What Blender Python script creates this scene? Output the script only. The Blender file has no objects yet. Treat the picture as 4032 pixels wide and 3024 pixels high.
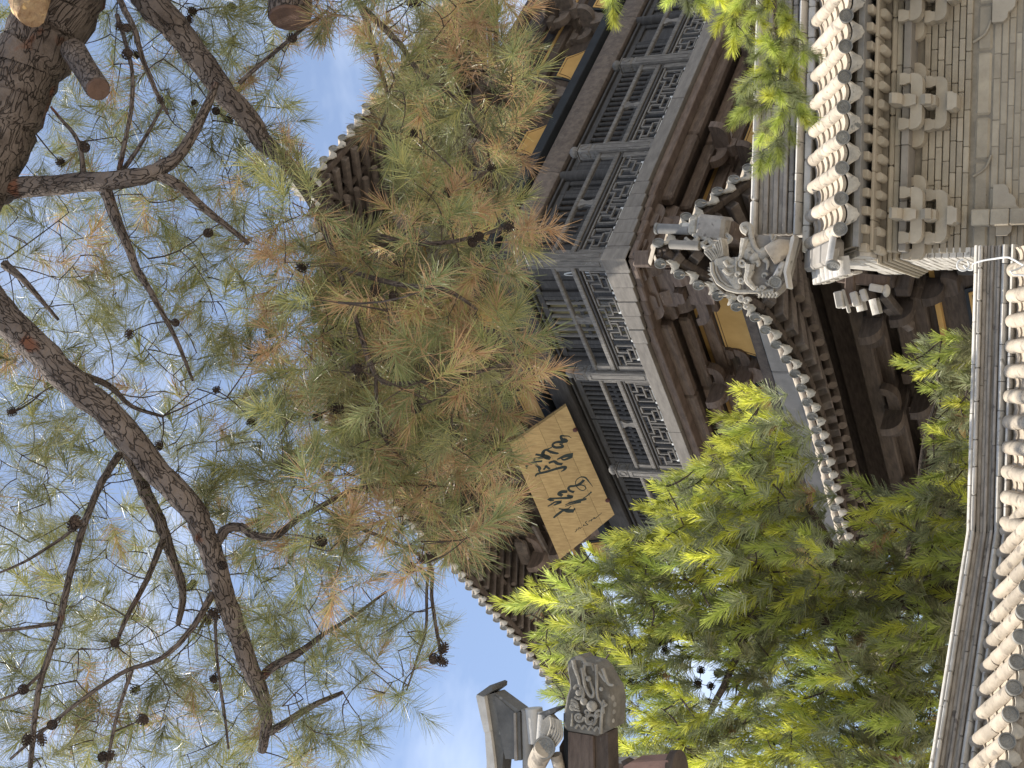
import bpy, bmesh, math, random
import numpy as np
from mathutils import Vector, Matrix
random.seed(7)
rng = np.random.default_rng(11)
SC = bpy.context.scene
COL = SC.collection
rad = math.radians

# ---------------------------------------------------------------- camera
F = 5590.0                      # focal length in pixels of the 4032 px wide photograph
PITCH, ROLL = rad(28.16), rad(1.62)
_cp, _sp = math.cos(PITCH), math.sin(PITCH)
FW = Vector((0, _cp, _sp))
_x, _z = Vector((1, 0, 0)), Vector((0, -_sp, _cp))
RT = _x * math.cos(ROLL) + _z * math.sin(ROLL)
UP = -_x * math.sin(ROLL) + _z * math.cos(ROLL)
EYE = Vector((0, 0, 1.6))
cam_d = bpy.data.cameras.new('camera')
cam_d.sensor_width = 36.0
cam_d.lens = F / 4032 * 36.0
cam_d.clip_start, cam_d.clip_end = 0.1, 3000
cam = bpy.data.objects.new('camera', cam_d)
COL.objects.link(cam)
# the camera was held on its side: the long edge of the frame runs from sky (left) to ground (right)
mx = Matrix((tuple(-UP), tuple(RT), tuple(-FW))).transposed().to_4x4()
mx.translation = EYE
cam.matrix_world = mx
SC.camera = cam

# ---------------------------------------------------------------- sky, sun, exposure
SUN_EL, SUN_AZ = rad(66), rad(-90)      # azimuth from +Y towards +X
w = bpy.data.worlds.new('World'); SC.world = w; w.use_nodes = True
nt = w.node_tree; nt.nodes.clear()
N = nt.nodes.new
out = N('ShaderNodeOutputWorld'); bg = N('ShaderNodeBackground'); sky = N('ShaderNodeTexSky')
sky.sky_type = 'NISHITA'; sky.sun_disc = False
sky.sun_elevation = SUN_EL; sky.sun_rotation = SUN_AZ
sky.altitude = 1000; sky.air_density = 1.0; sky.dust_density = 1.5; sky.ozone_density = 1.0
tc = N('ShaderNodeTexCoord'); mp = N('ShaderNodeMapping'); mp.inputs['Scale'].default_value = (1.2, 1.2, 3.0)
n1 = N('ShaderNodeTexNoise'); n1.inputs['Scale'].default_value = 2.6; n1.inputs['Detail'].default_value = 6; n1.inputs['Roughness'].default_value = .55
cr = N('ShaderNodeValToRGB'); cr.color_ramp.elements[0].position = .44; cr.color_ramp.elements[1].position = .82
cr.color_ramp.elements[0].color = (0.06, 0.06, 0.06, 1); cr.color_ramp.elements[1].color = (.62, .62, .62, 1)
mix = N('ShaderNodeMix'); mix.data_type = 'RGBA'; mix.inputs[7].default_value = (8.2, 8.6, 9.2, 1)
lk = nt.links.new
lk(tc.outputs['Generated'], mp.inputs[0]); lk(mp.outputs[0], n1.inputs['Vector']); lk(n1.outputs['Fac'], cr.inputs[0])
lk(cr.outputs[0], mix.inputs[0]); lk(sky.outputs[0], mix.inputs[6]); lk(mix.outputs[2], bg.inputs['Color'])
bg.inputs['Strength'].default_value = 0.118
lk(bg.outputs[0], out.inputs['Surface'])

sun_d = bpy.data.lights.new('sun', 'SUN'); sun_d.energy = 4.5; sun_d.angle = rad(.53); sun_d.color = (1, .94, .84)
sun = bpy.data.objects.new('sun', sun_d); COL.objects.link(sun)
sdir = Vector((math.sin(SUN_AZ) * math.cos(SUN_EL), math.cos(SUN_AZ) * math.cos(SUN_EL), math.sin(SUN_EL)))
sun.rotation_euler = (-sdir).to_track_quat('-Z', 'Y').to_euler()
sun.location = (-10, 5, 30)
SC.view_settings.view_transform = 'Standard'; SC.view_settings.look = 'None'
SC.view_settings.exposure = 0.85; SC.view_settings.gamma = 1.0; SC.view_settings.use_curve_mapping = False
SC.cycles.max_bounces = 8; SC.cycles.diffuse_bounces = 4; SC.cycles.transparent_max_bounces = 8

# ---------------------------------------------------------------- pixel helpers (measuring in the photograph)
def ray(ix, iy):
    return FW + RT * ((1512 - iy) / F) + UP * ((2016 - ix) / F)
def at(ix, iy, depth):
    return EYE + ray(ix, iy) * depth
def on_plane(ix, iy, p0, n):
    d = ray(ix, iy)
    return EYE + d * ((Vector(p0) - EYE).dot(n) / d.dot(n))

# ---------------------------------------------------------------- materials
def new_mat(name, col, col2=None, scale=6.0, rough=.85, bump=.15, bscale=40., stretch=(1, 1, 1), spots=None, vary=.12, huev=0.0, streak=None):
    """noise-mixed two tone surface with fine relief; 'vary' = difference between pieces"""
    m = bpy.data.materials.new(name); m.use_nodes = True
    t = m.node_tree; b = t.nodes['Principled BSDF']; nn = t.nodes.new; l = t.links.new
    b.inputs['Roughness'].default_value = rough
    b.inputs['Specular IOR Level'].default_value = .25
    tc = nn('ShaderNodeTexCoord'); oi = nn('ShaderNodeObjectInfo')
    mp = nn('ShaderNodeMapping'); mp.inputs['Scale'].default_value = stretch
    ad = nn('ShaderNodeVectorMath'); ad.operation = 'ADD'
    sc = nn('ShaderNodeVectorMath'); sc.operation = 'SCALE'; sc.inputs['Scale'].default_value = 37.0
    cx = nn('ShaderNodeCombineXYZ')
    for k in range(3): l(oi.outputs['Random'], cx.inputs[k])
    l(cx.outputs[0], sc.inputs[0]); l(tc.outputs['Object'], mp.inputs[0]); l(mp.outputs[0], ad.inputs[0]); l(sc.outputs[0], ad.inputs[1])
    n1 = nn('ShaderNodeTexNoise'); n1.inputs['Scale'].default_value = scale; n1.inputs['Detail'].default_value = 6; n1.inputs['Roughness'].default_value = .62
    l(ad.outputs[0], n1.inputs['Vector'])
    r1 = nn('ShaderNodeValToRGB'); r1.color_ramp.elements[0].position = .36; r1.color_ramp.elements[1].position = .64
    l(n1.outputs['Fac'], r1.inputs[0])
    mx = nn('ShaderNodeMix'); mx.data_type = 'RGBA'
    c2 = col2 or tuple(c * .72 for c in col)
    mx.inputs[6].default_value = (*col, 1); mx.inputs[7].default_value = (*c2, 1)
    l(r1.outputs[0], mx.inputs[0]); cur = mx.outputs[2]
    if spots:
        scol, thr, ssc = spots
        n2 = nn('ShaderNodeTexNoise'); n2.inputs['Scale'].default_value = ssc; n2.inputs['Detail'].default_value = 3
        l(ad.outputs[0], n2.inputs['Vector'])
        r2 = nn('ShaderNodeValToRGB'); r2.color_ramp.elements[0].position = thr; r2.color_ramp.elements[1].position = min(1, thr + .07)
        l(n2.outputs['Fac'], r2.inputs[0])
        m2 = nn('ShaderNodeMix'); m2.data_type = 'RGBA'; m2.inputs[7].default_value = (*scol, 1)
        l(r2.outputs[0], m2.inputs[0]); l(cur, m2.inputs[6]); cur = m2.outputs[2]
    hs = nn('ShaderNodeHueSaturation')
    mr = nn('ShaderNodeMapRange'); mr.inputs['To Min'].default_value = 1 - vary; mr.inputs['To Max'].default_value = 1 + vary
    l(oi.outputs['Random'], mr.inputs['Value']); l(mr.outputs[0], hs.inputs['Value']); l(cur, hs.inputs['Color'])
    l(hs.outputs[0], b.inputs['Base Color'])
    if bump:
        n3 = nn('ShaderNodeTexNoise'); n3.inputs['Scale'].default_value = bscale; n3.inputs['Detail'].default_value = 4
        l(ad.outputs[0], n3.inputs['Vector'])
        bp = nn('ShaderNodeBump'); bp.inputs['Strength'].default_value = bump; bp.inputs['Distance'].default_value = .02
        l(n3.outputs['Fac'], bp.inputs['Height']); l(bp.outputs[0], b.inputs['Normal'])
    return m

def leaf_mat(name, col, col2, trans=.35, rough=.45):
    m = bpy.data.materials.new(name); m.use_nodes = True
    t = m.node_tree; t.nodes.clear(); nn = t.nodes.new; l = t.links.new
    o = nn('ShaderNodeOutputMaterial'); b = nn('ShaderNodeBsdfPrincipled'); tr = nn('ShaderNodeBsdfTranslucent'); ms = nn('ShaderNodeMixShader')
    g = nn('ShaderNodeNewGeometry'); oi = nn('ShaderNodeObjectInfo')
    mx = nn('ShaderNodeMix'); mx.data_type = 'RGBA'; mx.inputs[6].default_value = (*col, 1); mx.inputs[7].default_value = (*col2, 1)
    l(g.outputs['Random Per Island'], mx.inputs[0])
    hs = nn('ShaderNodeHueSaturation'); mr = nn('ShaderNodeMapRange'); mr.inputs['To Min'].default_value = .58; mr.inputs['To Max'].default_value = 1.38
    l(oi.outputs['Random'], mr.inputs['Value']); l(mr.outputs[0], hs.inputs['Value']); l(mx.outputs[2], hs.inputs['Color'])
    b.inputs['Roughness'].default_value = rough; b.inputs['Specular IOR Level'].default_value = .22
    l(hs.outputs[0], b.inputs['Base Color']); l(hs.outputs[0], tr.inputs['Color'])
    ms.inputs[0].default_value = trans
    l(b.outputs[0], ms.inputs[1]); l(tr.outputs[0], ms.inputs[2]); l(ms.outputs[0], o.inputs['Surface'])
    return m

M = {}
M['slate'] = new_mat('dark_slate_wood', (.070, .065, .062), (.045, .042, .040), 5, .8, .25, 30, (1, 1, 6), ((.15, .15, .145), .70, 14), .16)
M['rail'] = new_mat('weathered_grey_wood', (.185, .170, .152), (.105, .096, .087), 6, .8, .3, 40, (5, 5, 1), ((.34, .34, .33), .66, 18), .14)
M['slab'] = new_mat('grey_painted_boards', (.215, .193, .168), (.150, .134, .117), 4, .8, .2, 30, (1, 1, 4), ((.33, .32, .30), .70, 12), .08)
M['brown'] = new_mat('brown_weathered_wood', (.168, .124, .098), (.095, .069, .055), 5, .85, .3, 30, (1, 1, 5), ((.20, .16, .13), .66, 10), .2)
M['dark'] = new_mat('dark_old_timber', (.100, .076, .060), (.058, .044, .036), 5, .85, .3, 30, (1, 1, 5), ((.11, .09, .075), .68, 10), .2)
M['rafter'] = new_mat('grey_brown_rafter', (.165, .132, .108), (.10, .08, .068), 5, .85, .3, 40, (2, 2, 2), ((.19, .17, .15), .66, 14), .18)
M['yellow'] = new_mat('ochre_plaster', (.52, .32, .115), (.44, .265, .09), 3, .85, .08, 60, (1, 1, 1), ((.56, .42, .24), .74, 30), .05)
M['inkline'] = new_mat('dark_border_paint', (.10, .06, .03), None, 3, .8, 0)
M['bluegrey'] = new_mat('blue_black_border', (.030, .034, .040), None, 3, .8, .1)
M['plaque'] = new_mat('honey_wood_plaque', (.455, .315, .14), (.34, .225, .098), 5, .7, .12, 30, (6, 1.0, 1.0), ((.27, .155, .06), .70, 7), .06)
M['ink'] = new_mat('black_green_ink', (.020, .030, .026), (.014, .022, .02), 6, .6, .05)
M['wax'] = new_mat('dark_red_peg', (.11, .045, .04), None, 6, .7, .05)
M['tile'] = new_mat('cream_weathered_tile', (.475, .405, .318), (.345, .293, .232), 7, .9, .3, 50, (1, 1, 1), ((.25, .215, .175), .58, 10), .13)
M['pan'] = new_mat('pale_pan_tile', (.47, .395, .305), (.35, .295, .23), 7, .9, .3, 50, (1, 1, 1), ((.20, .175, .15), .63, 12), .12)
M['disc'] = new_mat('dark_grey_tile_end', (.265, .255, .232), (.165, .16, .148), 14, .85, .4, 60, (1, 1, 1), ((.30, .29, .26), .66, 22), .14)
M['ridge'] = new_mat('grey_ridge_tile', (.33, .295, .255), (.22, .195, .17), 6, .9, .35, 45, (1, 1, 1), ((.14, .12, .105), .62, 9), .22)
M['paleridge'] = new_mat('pale_ridge_tile', (.56, .525, .475), (.43, .40, .355), 6, .9, .25, 45, (1, 1, 1), ((.24, .22, .19), .66, 9), .12)
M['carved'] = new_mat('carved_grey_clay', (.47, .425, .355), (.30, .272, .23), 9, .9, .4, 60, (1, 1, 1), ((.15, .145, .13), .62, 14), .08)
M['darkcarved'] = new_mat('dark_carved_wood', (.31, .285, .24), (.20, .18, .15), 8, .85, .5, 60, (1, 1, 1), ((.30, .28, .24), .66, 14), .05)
M['sleeve'] = new_mat('shaded_sleeve_ground', (.175, .16, .135), (.11, .10, .085), 8, .9, .4, 50, (1, 1, 1), ((.25, .23, .2), .66, 14), .05)  # dark ground: shade in the carving's recesses is put into the colour
M['brick'] = new_mat('beige_grey_brick', (.375, .325, .25), (.305, .263, .203), 6, .92, .3, 55, (1, 1, 1), ((.12, .10, .085), .735, 26), .15)
M['mortar'] = new_mat('dark_joint_mortar', (.25, .22, .175), None, 8, .95, .2)
M['dent'] = new_mat('smooth_brick_dentil', (.395, .345, .272), (.33, .288, .228), 6, .9, .15, 50, vary=.1)
M['flash'] = new_mat('grey_lead_strip', (.245, .235, .222), (.17, .165, .158), 6, .6, .1)
M['bark'] = new_mat('pine_bark', (.155, .115, .090), (.070, .052, .043), 9, .95, 1.0, 22, (1, 1, 1), ((.165, .065, .032), .64, 7), .10)
M['twig'] = new_mat('dark_twig', (.075, .055, .043), (.045, .034, .028), 20, .9, .4, 60, vary=.15)
M['sawn'] = new_mat('orange_sawn_wood', (.33, .225, .125), (.20, .115, .065), 16, .9, .8, 40, (1, 1, 1), ((.60, .40, .18), .60, 20))
M['redsawn'] = new_mat('red_sawn_wood', (.15, .09, .065), (.09, .055, .042), 10, .85, .4, 40)
M['cone'] = new_mat('dark_pine_cone', (.060, .042, .032), (.035, .025, .02), 20, .9, .3, vary=.3)
M['white'] = new_mat('white_cable', (.72, .71, .68), None, 6, .6, .05)
M['paper'] = new_mat('pale_paper_pane', (.62, .62, .60), None, 4, .9, 0)
M['ochreslit'] = new_mat('ochre_inner_wall', (.42, .36, .20), None, 4, .9, 0)
M['ground'] = new_mat('grey_stone_paving', (.42, .39, .34), (.34, .315, .28), 1.2, .9, .3, 12)
M['grey'] = new_mat('smooth_grey_band', (.30, .272, .238), (.215, .195, .17), 3, .85, .15, 30, (1, 1, 1), ((.12, .125, .13), .66, 4), .08)
M['pinkclay'] = new_mat('red_brown_clay_tile', (.30, .185, .145), (.22, .135, .11), 8, .9, .3, 40)
M['n_green'] = leaf_mat('pine_needles_green', (.21, .25, .105), (.30, .31, .145), .30, .36)
M['n_yellow'] = leaf_mat('pine_needles_yellowish', (.46, .42, .17), (.34, .34, .13), .30, .36)
M['n_brown'] = leaf_mat('pine_needles_dry_brown', (.40, .235, .125), (.50, .35, .20), .25, .4)
M['n_blue'] = leaf_mat('pine_needles_grey_green', (.225, .23, .115), (.30, .285, .15), .4, .33)
M['n_backlit'] = leaf_mat('pine_needles_backlit_green', (.155, .165, .062), (.215, .205, .085), .3, .36)  # darker needle copy: backlighting against the sky is put into the colour
M['n_lime'] = leaf_mat('young_needles_lime', (.68, .67, .12), (.56, .60, .11), .5, .4)
M['n_fresh'] = leaf_mat('young_needles_fresh_green', (.44, .51, .13), (.52, .57, .15), .42, .4)
M['n_dark'] = leaf_mat('old_needles_grey_green', (.27, .30, .155), (.35, .365, .21), .38, .4)
M['ash'] = new_mat('ash_grey_plaster', (.135, .13, .122), (.085, .083, .08), 5, .9, .3, 40, (1, 1, 1), ((.21, .20, .185), .66, 10), .08)

def bark_mat(name, pale, mid, red):
    m = new_mat(name, pale, mid, 7, .95, .9, 30, (1, 1, 1), (red, .64, 5.5), .08)
    t = m.node_tree; nn = t.nodes.new; l = t.links.new; b = t.nodes['Principled BSDF']
    tc = nn('ShaderNodeAttribute'); tc.attribute_name = 'bark_co'; mp = nn('ShaderNodeMapping')
    nz = nn('ShaderNodeTexNoise'); nz.inputs['Scale'].default_value = 9; nz.inputs['Detail'].default_value = 3
    mxv = nn('ShaderNodeMix'); mxv.data_type = 'VECTOR'; mxv.inputs[0].default_value = .5
    l(tc.outputs['Vector'], mp.inputs[0]); l(mp.outputs[0], nz.inputs['Vector']); l(mp.outputs[0], mxv.inputs[4]); l(nz.outputs['Color'], mxv.inputs[5])
    v = nn('ShaderNodeTexVoronoi'); v.feature = 'DISTANCE_TO_EDGE'; v.inputs['Scale'].default_value = 19
    l(mxv.outputs[1], v.inputs['Vector'])
    r = nn('ShaderNodeValToRGB'); r.color_ramp.elements[0].position = .0; r.color_ramp.elements[1].position = .075
    r.color_ramp.elements[0].color = (.66, .62, .59, 1); l(v.outputs['Distance'], r.inputs[0])
    old = b.inputs['Base Color'].links[0].from_socket
    mu = nn('ShaderNodeMix'); mu.data_type = 'RGBA'; mu.blend_type = 'MULTIPLY'; mu.inputs[0].default_value = 1
    l(old, mu.inputs[6]); l(r.outputs[0], mu.inputs[7]); l(mu.outputs[2], b.inputs['Base Color'])
    bp = nn('ShaderNodeBump'); bp.inputs['Strength'].default_value = 1; bp.inputs['Distance'].default_value = .045
    on = b.inputs['Normal'].links[0].from_socket
    l(r.outputs[0], bp.inputs['Height']); l(on, bp.inputs['Normal']); l(bp.outputs[0], b.inputs['Normal'])
    return m
M['bark'] = bark_mat('plated_pine_bark', (.165, .132, .112), (.088, .068, .057), (.135, .058, .034))

# ---------------------------------------------------------------- mesh builder
class MB:
    def __init__(s): s.v, s.f, s.m = [], [], []
    def add(s, vs, fs, mi=0):
        b = len(s.v); s.v.extend([tuple(p) for p in vs]); s.f.extend([tuple(b + i for i in f) for f in fs]); s.m.extend([mi] * len(fs)); return s
    def box(s, lo, hi, ch=0.0, fr=None, mi=0):
        lo, hi = Vector(lo), Vector(hi)
        lo, hi = Vector([min(a, b) for a, b in zip(lo, hi)]), Vector([max(a, b) for a, b in zip(lo, hi)])
        c, h = (lo + hi) / 2, (hi - lo) / 2
        ch = min(ch, min(h) * .6)
        if ch <= 0:
            vs = [Vector((x, y, z)) for x in (lo.x, hi.x) for y in (lo.y, hi.y) for z in (lo.z, hi.z)]
            fs = [(0, 1, 3, 2), (4, 6, 7, 5), (0, 4, 5, 1), (2, 3, 7, 6), (0, 2, 6, 4), (1, 5, 7, 3)]
        else:
            vs, idx = [], {}
            for sx in (-1, 1):
                for sy in (-1, 1):
                    for sz in (-1, 1):
                        for a in range(3):
                            sg = (sx, sy, sz)
                            p = [c[k] + sg[k] * (h[k] - (0 if k == a else ch)) for k in range(3)]
                            idx[(sx, sy, sz, a)] = len(vs); vs.append(Vector(p))
            fs = []
            for a in range(3):
                o = [k for k in range(3) if k != a]
                for sg in (-1, 1):
                    q = []
                    for u, v in ((-1, -1), (1, -1), (1, 1), (-1, 1)):
                        k = [0, 0, 0]; k[a] = sg; k[o[0]] = u; k[o[1]] = v; q.append(idx[(*k, a)])
                    if (sg > 0) == (a == 1): q.reverse()
                    fs.append(tuple(q))
            for a in range(3):           # edges along axis a
                o = [k for k in range(3) if k != a]
                for u in (-1, 1):
                    for v in (-1, 1):
                        def kk(t, ax):
                            k = [0, 0, 0]; k[a] = t; k[o[0]] = u; k[o[1]] = v; return idx[(*k, ax)]
                        q = (kk(-1, o[0]), kk(1, o[0]), kk(1, o[1]), kk(-1, o[1]))
                        fs.append(q)
            for sx in (-1, 1):
                for sy in (-1, 1):
                    for sz in (-1, 1):
                        fs.append(tuple(idx[(sx, sy, sz, a)] for a in range(3)))
        if fr is not None: vs = [fr @ p for p in vs]
        return s.add(vs, fs, mi)
    def beam(s, p0, p1, wd, ht, up=(0, 0, 1), ch=.0, mi=0):
        """box along p0-p1; wd across, ht along 'up'"""
        p0, p1 = Vector(p0), Vector(p1); d = p1 - p0; L = d.length; d.normalize()
        u = Vector(up); u = (u - d * u.dot(d)).normalized(); sd = d.cross(u)
        fr = Matrix((d, sd, u)).transposed().to_4x4(); fr.translation = p0
        return s.box((0, -wd / 2, -ht / 2), (L, wd / 2, ht / 2), ch, fr, mi)
    def prism(s, pts, fr, d0, d1, mi=0):
        """polygon pts (in frame xy) extruded from frame z=d0 to d1"""
        n = len(pts)
        vs = [fr @ Vector((x, y, d0)) for x, y in pts] + [fr @ Vector((x, y, d1)) for x, y in pts]
        fs = [tuple(range(n - 1, -1, -1)), tuple(range(n, 2 * n))] + [(i, (i + 1) % n, n + (i + 1) % n, n + i) for i in range(n)]
        return s.add(vs, fs, mi)
    def tube(s, pts, radii, seg=8, cap=True, mi=0, jit=0.0):
        pts = [Vector(p) for p in pts]; n = len(pts)
        if not hasattr(radii, '__len__'): radii = [radii] * n
        vs, fs, prev = [], [], None
        for i, p in enumerate(pts):
            d = (pts[min(i + 1, n - 1)] - pts[max(i - 1, 0)]).normalized()
            if prev is None:
                a = Vector((0, 0, 1)) if abs(d.z) < .9 else Vector((1, 0, 0)); u = (a - d * a.dot(d)).normalized()
            else: u = (prev - d * prev.dot(d)).normalized()
            prev = u; v = d.cross(u)
            for k in range(seg):
                a = 2 * math.pi * k / seg; rr = radii[i] * (1 + (random.uniform(-jit, jit) if jit else 0))
                vs.append(p + (u * math.cos(a) + v * math.sin(a)) * rr)
        for i in range(n - 1):
            for k in range(seg):
                fs.append((i * seg + k, i * seg + (k + 1) % seg, (i + 1) * seg + (k + 1) % seg, (i + 1) * seg + k))
        if cap: fs += [tuple(range(seg - 1, -1, -1)), tuple(range((n - 1) * seg, n * seg))]
        return s.add(vs, fs, mi)
    def lathe(s, prof, fr=None, seg=12, mi=0):
        """prof = [(radius, height)...] turned round z"""
        vs, fs = [], []
        for r, h in prof:
            for k in range(seg):
                a = 2 * math.pi * k / seg; vs.append(Vector((r * math.cos(a), r * math.sin(a), h)))
        n = len(prof)
        for i in range(n - 1):
            for k in range(seg): fs.append((i * seg + k, i * seg + (k + 1) % seg, (i + 1) * seg + (k + 1) % seg, (i + 1) * seg + k))
        fs += [tuple(range(seg - 1, -1, -1)), tuple(range((n - 1) * seg, n * seg))]
        if fr is not None: vs = [fr @ p for p in vs]
        return s.add(vs, fs, mi)
    def ball(s, c, r, sc=(1, 1, 1), seg=8, rings=5, mi=0, fr=None):
        prof = [(max(.001, math.sin(math.pi * i / rings)) * r, -math.cos(math.pi * i / rings) * r) for i in range(rings + 1)]
        f2 = Matrix.Translation(Vector(c)) @ Matrix.Diagonal((*sc, 1))
        if fr is not None: f2 = fr @ f2
        return s.lathe(prof, f2, seg, mi)
    def mesh(s, name, mats, smooth=False):
        me = bpy.data.meshes.new(name); me.from_pydata(s.v, [], s.f)
        for m in (mats if isinstance(mats, (list, tuple)) else [mats]): me.materials.append(m)
        if any(s.m): me.polygons.foreach_set('material_index', s.m)
        bm = bmesh.new(); bm.from_mesh(me); bmesh.ops.recalc_face_normals(bm, faces=bm.faces); bm.to_mesh(me); bm.free()
        if smooth:
            me.polygons.foreach_set('use_smooth', [True] * len(me.polygons))
            try: me.set_sharp_from_angle(angle=rad(40))
            except Exception: pass
        me.update(); return me
    def build(s, name, mats, parent=None, smooth=False):
        return inst(s.mesh(name, mats, smooth), name, parent)

def inst(me, name, parent=None, mat=None):
    o = bpy.data.objects.new(name, me); COL.objects.link(o)
    if parent is not None: o.parent = parent
    if mat is not None: o.matrix_basis = mat
    return o
def thing(name, label, cat, loc=(0, 0, 0), rz=0., group=None):
    o = bpy.data.objects.new(name, None); COL.objects.link(o); o.empty_display_size = .2
    o.location = loc; o.rotation_euler = (0, 0, rz); o['label'] = label; o['category'] = cat
    if group: o['group'] = group
    return o
def frame(o, x, y, z):
    m = Matrix((Vector(x), Vector(y), Vector(z))).transposed().to_4x4(); m.translation = Vector(o); return m
def lerp(a, b, t): return a + (b - a) * t
def polyat(pts, t):
    """point at arc length t on a polyline, with its direction"""
    for a, b in zip(pts, pts[1:]):
        L = (b - a).length
        if t <= L or b is pts[-1]: return a + (b - a) * (t / L if L else 0), (b - a).normalized()
        t -= L
def polylen(pts): return sum((b - a).length for a, b in zip(pts, pts[1:]))
def smoothpts(pts, n=6):
    pts = [Vector(p) for p in pts]; o = []
    for i in range(len(pts) - 1):
        p0, p1, p2, p3 = pts[max(i - 1, 0)], pts[i], pts[i + 1], pts[min(i + 2, len(pts) - 1)]
        for k in range(n):
            t = k / n
            o.append(.5 * ((2 * p1) + (p2 - p0) * t + (2 * p0 - 5 * p1 + 4 * p2 - p3) * t * t + (3 * p1 - p0 - 3 * p2 + p3) * t ** 3))
    o.append(pts[-1]); return o

# ---------------------------------------------------------------- shared tile shapes (axis = local +X running down the slope to the eave)
def half_tube(L, r, th=.018, seg=10, a0=-8, a1=188, flare=0.0):
    """cover tile: half pipe, convex up (+Z), closed ends"""
    b = MB(); vs = []
    for x, k in ((0, 1.0), (L, 1.0 + flare)):
        for rr in (r * k, r * k - th):
            for i in range(seg + 1):
                a = rad(a0 + (a1 - a0) * i / seg); vs.append((x, math.cos(a) * rr, math.sin(a) * rr))
    n = seg + 1; fs = []
    for i in range(seg):
        fs += [(i, i + 1, 2 * n + i + 1, 2 * n + i), (n + i, 3 * n + i, 3 * n + i + 1, n + i + 1), (i, n + i, n + i + 1, i + 1), (2 * n + i, 2 * n + i + 1, 3 * n + i + 1, 3 * n + i)]
    fs += [(0, 2 * n, 3 * n, n), (n - 1, 2 * n - 1, 4 * n - 1, 3 * n - 1)]
    return b.add(vs, fs)
def trough(L, r, rise=.35, th=.016, seg=6, thick_end=0.0):
    """pan tile: shallow concave plate"""
    b = MB(); vs = []
    for x, dz in ((0, 0), (L, thick_end)):
        for t in (0, -th):
            for i in range(seg + 1):
                u = -1 + 2 * i / seg; vs.append((x, u * r, rise * r * u * u + t + dz))
    n = seg + 1; fs = []
    for i in range(seg):
        fs += [(i, i + 1, 2 * n + i + 1, 2 * n + i), (n + i, 3 * n + i, 3 * n + i + 1, n + i + 1), (i, n + i, n + i + 1, i + 1), (2 * n + i, 2 * n + i + 1, 3 * n + i + 1, 3 * n + i)]
    fs += [(0, 2 * n, 3 * n, n), (n - 1, 2 * n - 1, 4 * n - 1, 3 * n - 1)]
    return b.add(vs, fs)
def disc_mb(r, depth=.03):
    """round tile end with rim and a beast-face relief, facing +X"""
    b = MB(); fr = Matrix(((0, 0, 1, 0), (0, 1, 0, 0), (-1, 0, 0, 0), (0, 0, 0, 1)))   # lathe axis -> +X
    b.lathe([(r * .97, 0), (r, depth * .3), (r, depth), (r * .84, depth), (r * .80, depth * .6), (r * .12, depth * .6)], fr, 18)
    q = lambda y, z, rr, s=1.: b.ball((depth * .62, y * r, z * r), rr * r, (.4, 1, 1), 7, 4)
    q(0, -.05, .16); q(.27, .16, .13); q(-.27, .16, .13); q(.3, -.22, .14); q(-.3, -.22, .14); q(0, -.38, .15); q(0, .36, .13); q(.46, .42, .1); q(-.46, .42, .1)
    q(.56, .02, .09); q(-.56, .02, .09); q(.2, -.55, .09); q(-.2, -.55, .09)
    return b
def drip_mb(r, h, seg=8):
    """drip tile: hanging curved lip with scalloped lower edge, facing +X"""
    b = MB(); vs = []
    for x in (0, .022):
        for row in (0, 1, 2):
            for i in range(seg + 1):
                u = -1 + 2 * i / seg
                top = .35 * r * u * u
                low = top - h * (1 - .75 * u * u) - (.012 if i % 2 == 0 else 0)
                z = lerp(top, low, row / 2)
                bul = .012 if row == 1 else 0
                vs.append((x + bul, u * r, z))
    n = seg + 1; fs = []
    for rw in range(2):
        for i in range(seg):
            a = rw * n + i; fs.append((a, a + 1, a + n + 1, a + n)); c = 3 * n + a; fs.append((c, c + n, c + n + 1, c + 1))
    for i in range(seg):
        fs.append((i, 3 * n + i, 3 * n + i + 1, i + 1)); fs.append((2 * n + i, 2 * n + i + 1, 5 * n + i + 1, 5 * n + i))
    for rw in range(2):
        a = rw * n; fs.append((a, a + n, 3 * n + a + n, 3 * n + a)); a = rw * n + seg; fs.append((a, 3 * n + a, 3 * n + a + n, a + n))
    return b.add(vs, fs)
# ================================================================ SETTING: ground
g = MB()
for i in range(8):
    pass
g.add([(-400, -200, 0), (400, -200, 0), (400, 600, 0), (-400, 600, 0)], [(0, 1, 2, 3)])
go = g.build('ground', M['ground']); go['kind'] = 'structure'

YN = Vector((0, 1, 0))
def fy(ix, iy, y):            # point of the photograph on the plane at distance y
    return on_plane(ix, iy, (0, y, 0), YN)
def zy(ix, y, iy=500): return fy(ix, iy, y).z

# ================================================================ BRICK HALL on the right
HALL = thing('brick_hall', 'beige brick hall with cream tube-tiled roof and a fish-dragon at its ridge end', 'building', (1.33, 13.7, 0))
HO = Vector((1.33, 13.7, 0))
def hp(p): return Vector(p) - HO
def hmb(mb, name, mat, smooth=False, parent=None): return mb.build(name, mat, parent or HALL, smooth)
class HB(MB):                 # builder taking world coordinates
    def add(s, vs, fs, mi=0): return MB.add(s, [Vector(v) - HO for v in vs], fs, mi)

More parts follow.
